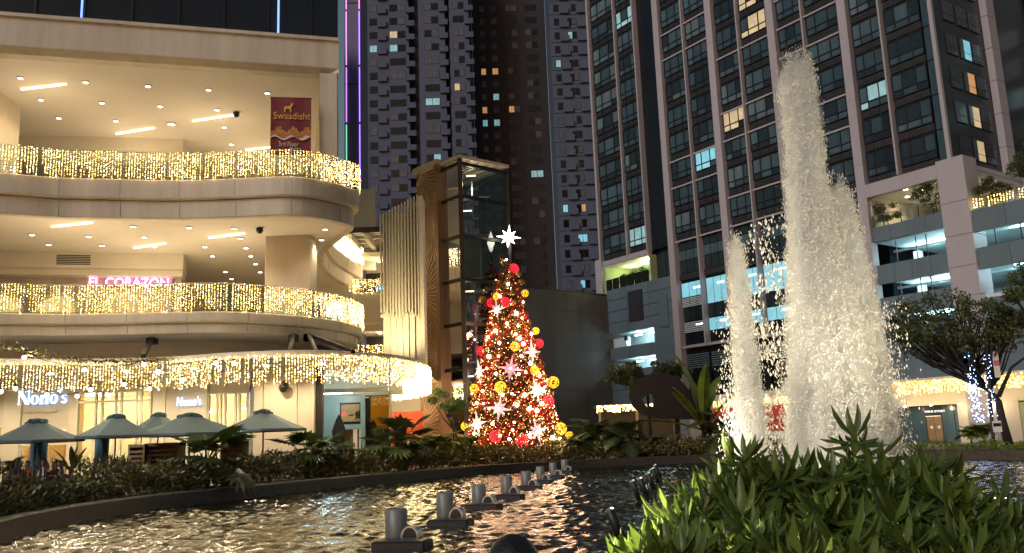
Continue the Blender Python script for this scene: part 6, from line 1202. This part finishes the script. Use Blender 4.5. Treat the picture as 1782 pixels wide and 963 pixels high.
# ================================================================== people
def person(label, loc, rz, shirt, seated=True, long_hair=False, lean=.0, chair=True, sc=1.0):
    t = thing('person', label, 'person', loc, rz); hz = .45 if seated else .92     # faces local -y
    V = []; E = []; R = []
    def v(p, r, par=None):
        V.append(p); R.append(r); i = len(V)-1
        if par is not None: E.append((par, i))
        return i
    pel = v((0, 0, hz+.08), (.15, .12)); wst = v((0, -.02-lean*.3, hz+.26), (.135, .105), pel); ch = v((0, -.03-lean*.8, hz+.45), (.165, .12), wst); nb = v((0, -.02-lean, hz+.57), (.07, .065), ch); hd0 = v((0, -.035-lean*1.1, hz+.66), (.06, .065), nb); hd1 = v((0, -.045-lean*1.1, hz+.76), (.082, .098), hd0); hd2 = v((0, -.03-lean*1.1, hz+.86), (.07, .082), hd1)
    nose = v((0, -.145-lean*1.1, hz+.74), (.014, .014), hd1)
    for s in (-1, 1):
        sh = v((s*.19, -.03-lean*.9, hz+.52), (.06, .06), ch); el = v((s*.24, -.10-lean, hz+.27), (.042, .042), sh); wr = v((s*.16, -.32-lean, hz+.27), (.03, .03), el); ha = v((s*.12, -.40-lean, hz+.275), (.04, .022), wr)
        for q in range(4): f1 = v((s*(.09+.022*q), -.445-lean-(.01 if q in (1, 2) else 0), hz+.28), (.010, .010), ha); v((s*(.085+.022*q), -.485-lean, hz+.265), (.008, .008), f1)
        v((s*.07, -.41-lean, hz+.29), (.010, .010), ha); v((s*.105, -.045-lean*1.1, hz+.76), (.016, .02), hd1)
        hp = v((s*.10, -.02, hz+.04), (.095, .09), pel)
        if seated: kn = v((s*.13, -.43, hz+.05), (.065, .065), hp); an = v((s*.13, -.43, .09), (.042, .042), kn); v((s*.14, -.58, .04), (.042, .034), an)
        else: kn = v((s*.11, -.02, .48), (.065, .065), hp); an = v((s*.11, .02, .09), (.042, .042), kn); v((s*.12, -.12, .04), (.042, .034), an)
    me = bpy.data.meshes.new('body'); me.from_pydata(V, E, []); o = bpy.data.objects.new('body', me); COL.objects.link(o)
    sk = o.modifiers.new('s', 'SKIN')
    for i, d_ in enumerate(me.skin_vertices[0].data): d_.radius = R[i]; d_.use_root = (i == 0)
    o.modifiers.new('u', 'SUBSURF').levels = 2; dg = bpy.context.evaluated_depsgraph_get(); nm = bpy.data.meshes.new_from_object(o.evaluated_get(dg)); bpy.data.objects.remove(o)
    nm.materials.clear()
    for q in ('skin', shirt, 'trousers'): nm.materials.append(MAT[q])
    mi = []
    for p in nm.polygons:
        c = p.center; mi.append(2 if (c.z < hz+.16) and not (abs(c.y+.35+lean) < .2 and c.z > hz+.2) else (0 if c.z > hz+.585 or (c.y < -.2-lean and c.z > hz+.2) else 1))
    nm.polygons.foreach_set('material_index', mi); nm.polygons.foreach_set('use_smooth', [True]*len(mi)); nm.update(); link('body', nm, t)
    hc = Vector((0, -.02-lean*1.1, hz+.785)); mb = MB(); n = 14; vs = []
    for i in range(9):
        th = PI*.60*i/8
        for j in range(n): a = 2*PI*j/n; k = 1.0 if math.sin(a) > -.35 else (1 if i < 4 else .62); vs.append((hc.x+.098*math.sin(th)*math.cos(a)*k, hc.y+.118*math.sin(th)*math.sin(a)*k+.008, hc.z+.135*math.cos(th)))
    mb.add(vs, [(i*n+j, i*n+(j+1) % n, (i+1)*n+(j+1) % n, (i+1)*n+j) for i in range(8) for j in range(n)])
    if long_hair: mb.lathe([(.095, 0), (.10, -.12), (.09, -.26), (.05, -.34)], 12, (0, hc.y+.045, hc.z+.02))
    mb.build('hair', 'hair', t, True)
    mb = MB()
    for s in (-1, 1): mb.sphere((s*.034, -.128-lean*1.1, hz+.775), .011, 6)
    mb.build('eyes', 'ink', t); mb = MB(); mb.box(-.024, -.142-lean*1.1, hz+.69, .024, -.13-lean*1.1, hz+.697); mb.build('mouth', 'ribbon_red', t)
    t.scale = (sc,)*3
    if seated and chair:
        c = thing('terrace_chair', label.replace('person', 'terrace chair of the person'), 'chair', loc, rz); mb = MB(); mb.box(-.22, -.24, .40, .22, .22, .44); mb.build('seat', 'wood', c); mb = MB(); mb.box(-.22, .2, .55, .22, .23, .85); mb.build('backrest', 'wood', c)
        for sx in (-.2, .2):
            for sy in (-.22, .21): mb = MB(); mb.box(sx-.02, sy-.02, 0, sx+.02, sy+.02, .86 if sy > 0 else .4); mb.build('leg', 'dark_metal', c)
        c['label'] = 'wooden terrace chair under '+label
    return t
for k, (x, y, Yd, rz, sh, lh, lab) in enumerate(((30, 800, 29.2, PI*.85, 'shirt_black', True, 'person with long dark hair in black seen from behind'), (49, 803, 31.5, .3, 'shirt_rust', False, 'person in rust coloured top facing the pool'), (80, 799, 31, -.7, 'shirt_white', False, 'person in white shirt looking down beside folded parasol'), (96, 803, 32.3, .9, 'shirt_grey', False, 'person in grey top sitting next to the white shirted diner'), (111, 803, 31.8, -1.2, 'shirt_white', False, 'person in pale top beside the potted plant'))):
    p = atY(x, y, Yd); s = min(1.25, max(.9, (p.z-GZ)/1.33)); person(lab, (p.x, Yd, GZ), rz, sh, True, lh, .05, sc=s)
for x, Yd in ((62, 30.3), (104, 31.2)):
    p = atY(x, 800, Yd); t = thing('terrace_table', ['small round terrace table between the black and rust dressed diners', 'small round terrace table beside the white shirted diner'][Yd > 31], 'table', (p.x, Yd, GZ)); mb = MB(); mb.lathe([(.4, .72), (.4, .75)], 18); mb.build('top', 'wood', t); mb = MB(); mb.lathe([(.25, 0), (.25, .03), (.035, .06), (.035, .72)], 12); mb.build('pedestal', 'dark_metal', t)
p = atY(891, 935, 2.9); person('person with dark hair seated on the near pool edge seen from behind', (p.x, 2.9, p.z-1.36*1.0), PI, 'shirt_black', True, False, 0, chair=False)
mb = MB(); zs = p.z-1.36+.42; mb.box(p.x-.6, 2.65, GZ-.01, p.x+.6, 3.15, zs); tag(mb.build('stone_bench', 'concrete', None, bevel=.02), 'plain stone bench carrying the seated person by the near edge', 'bench')
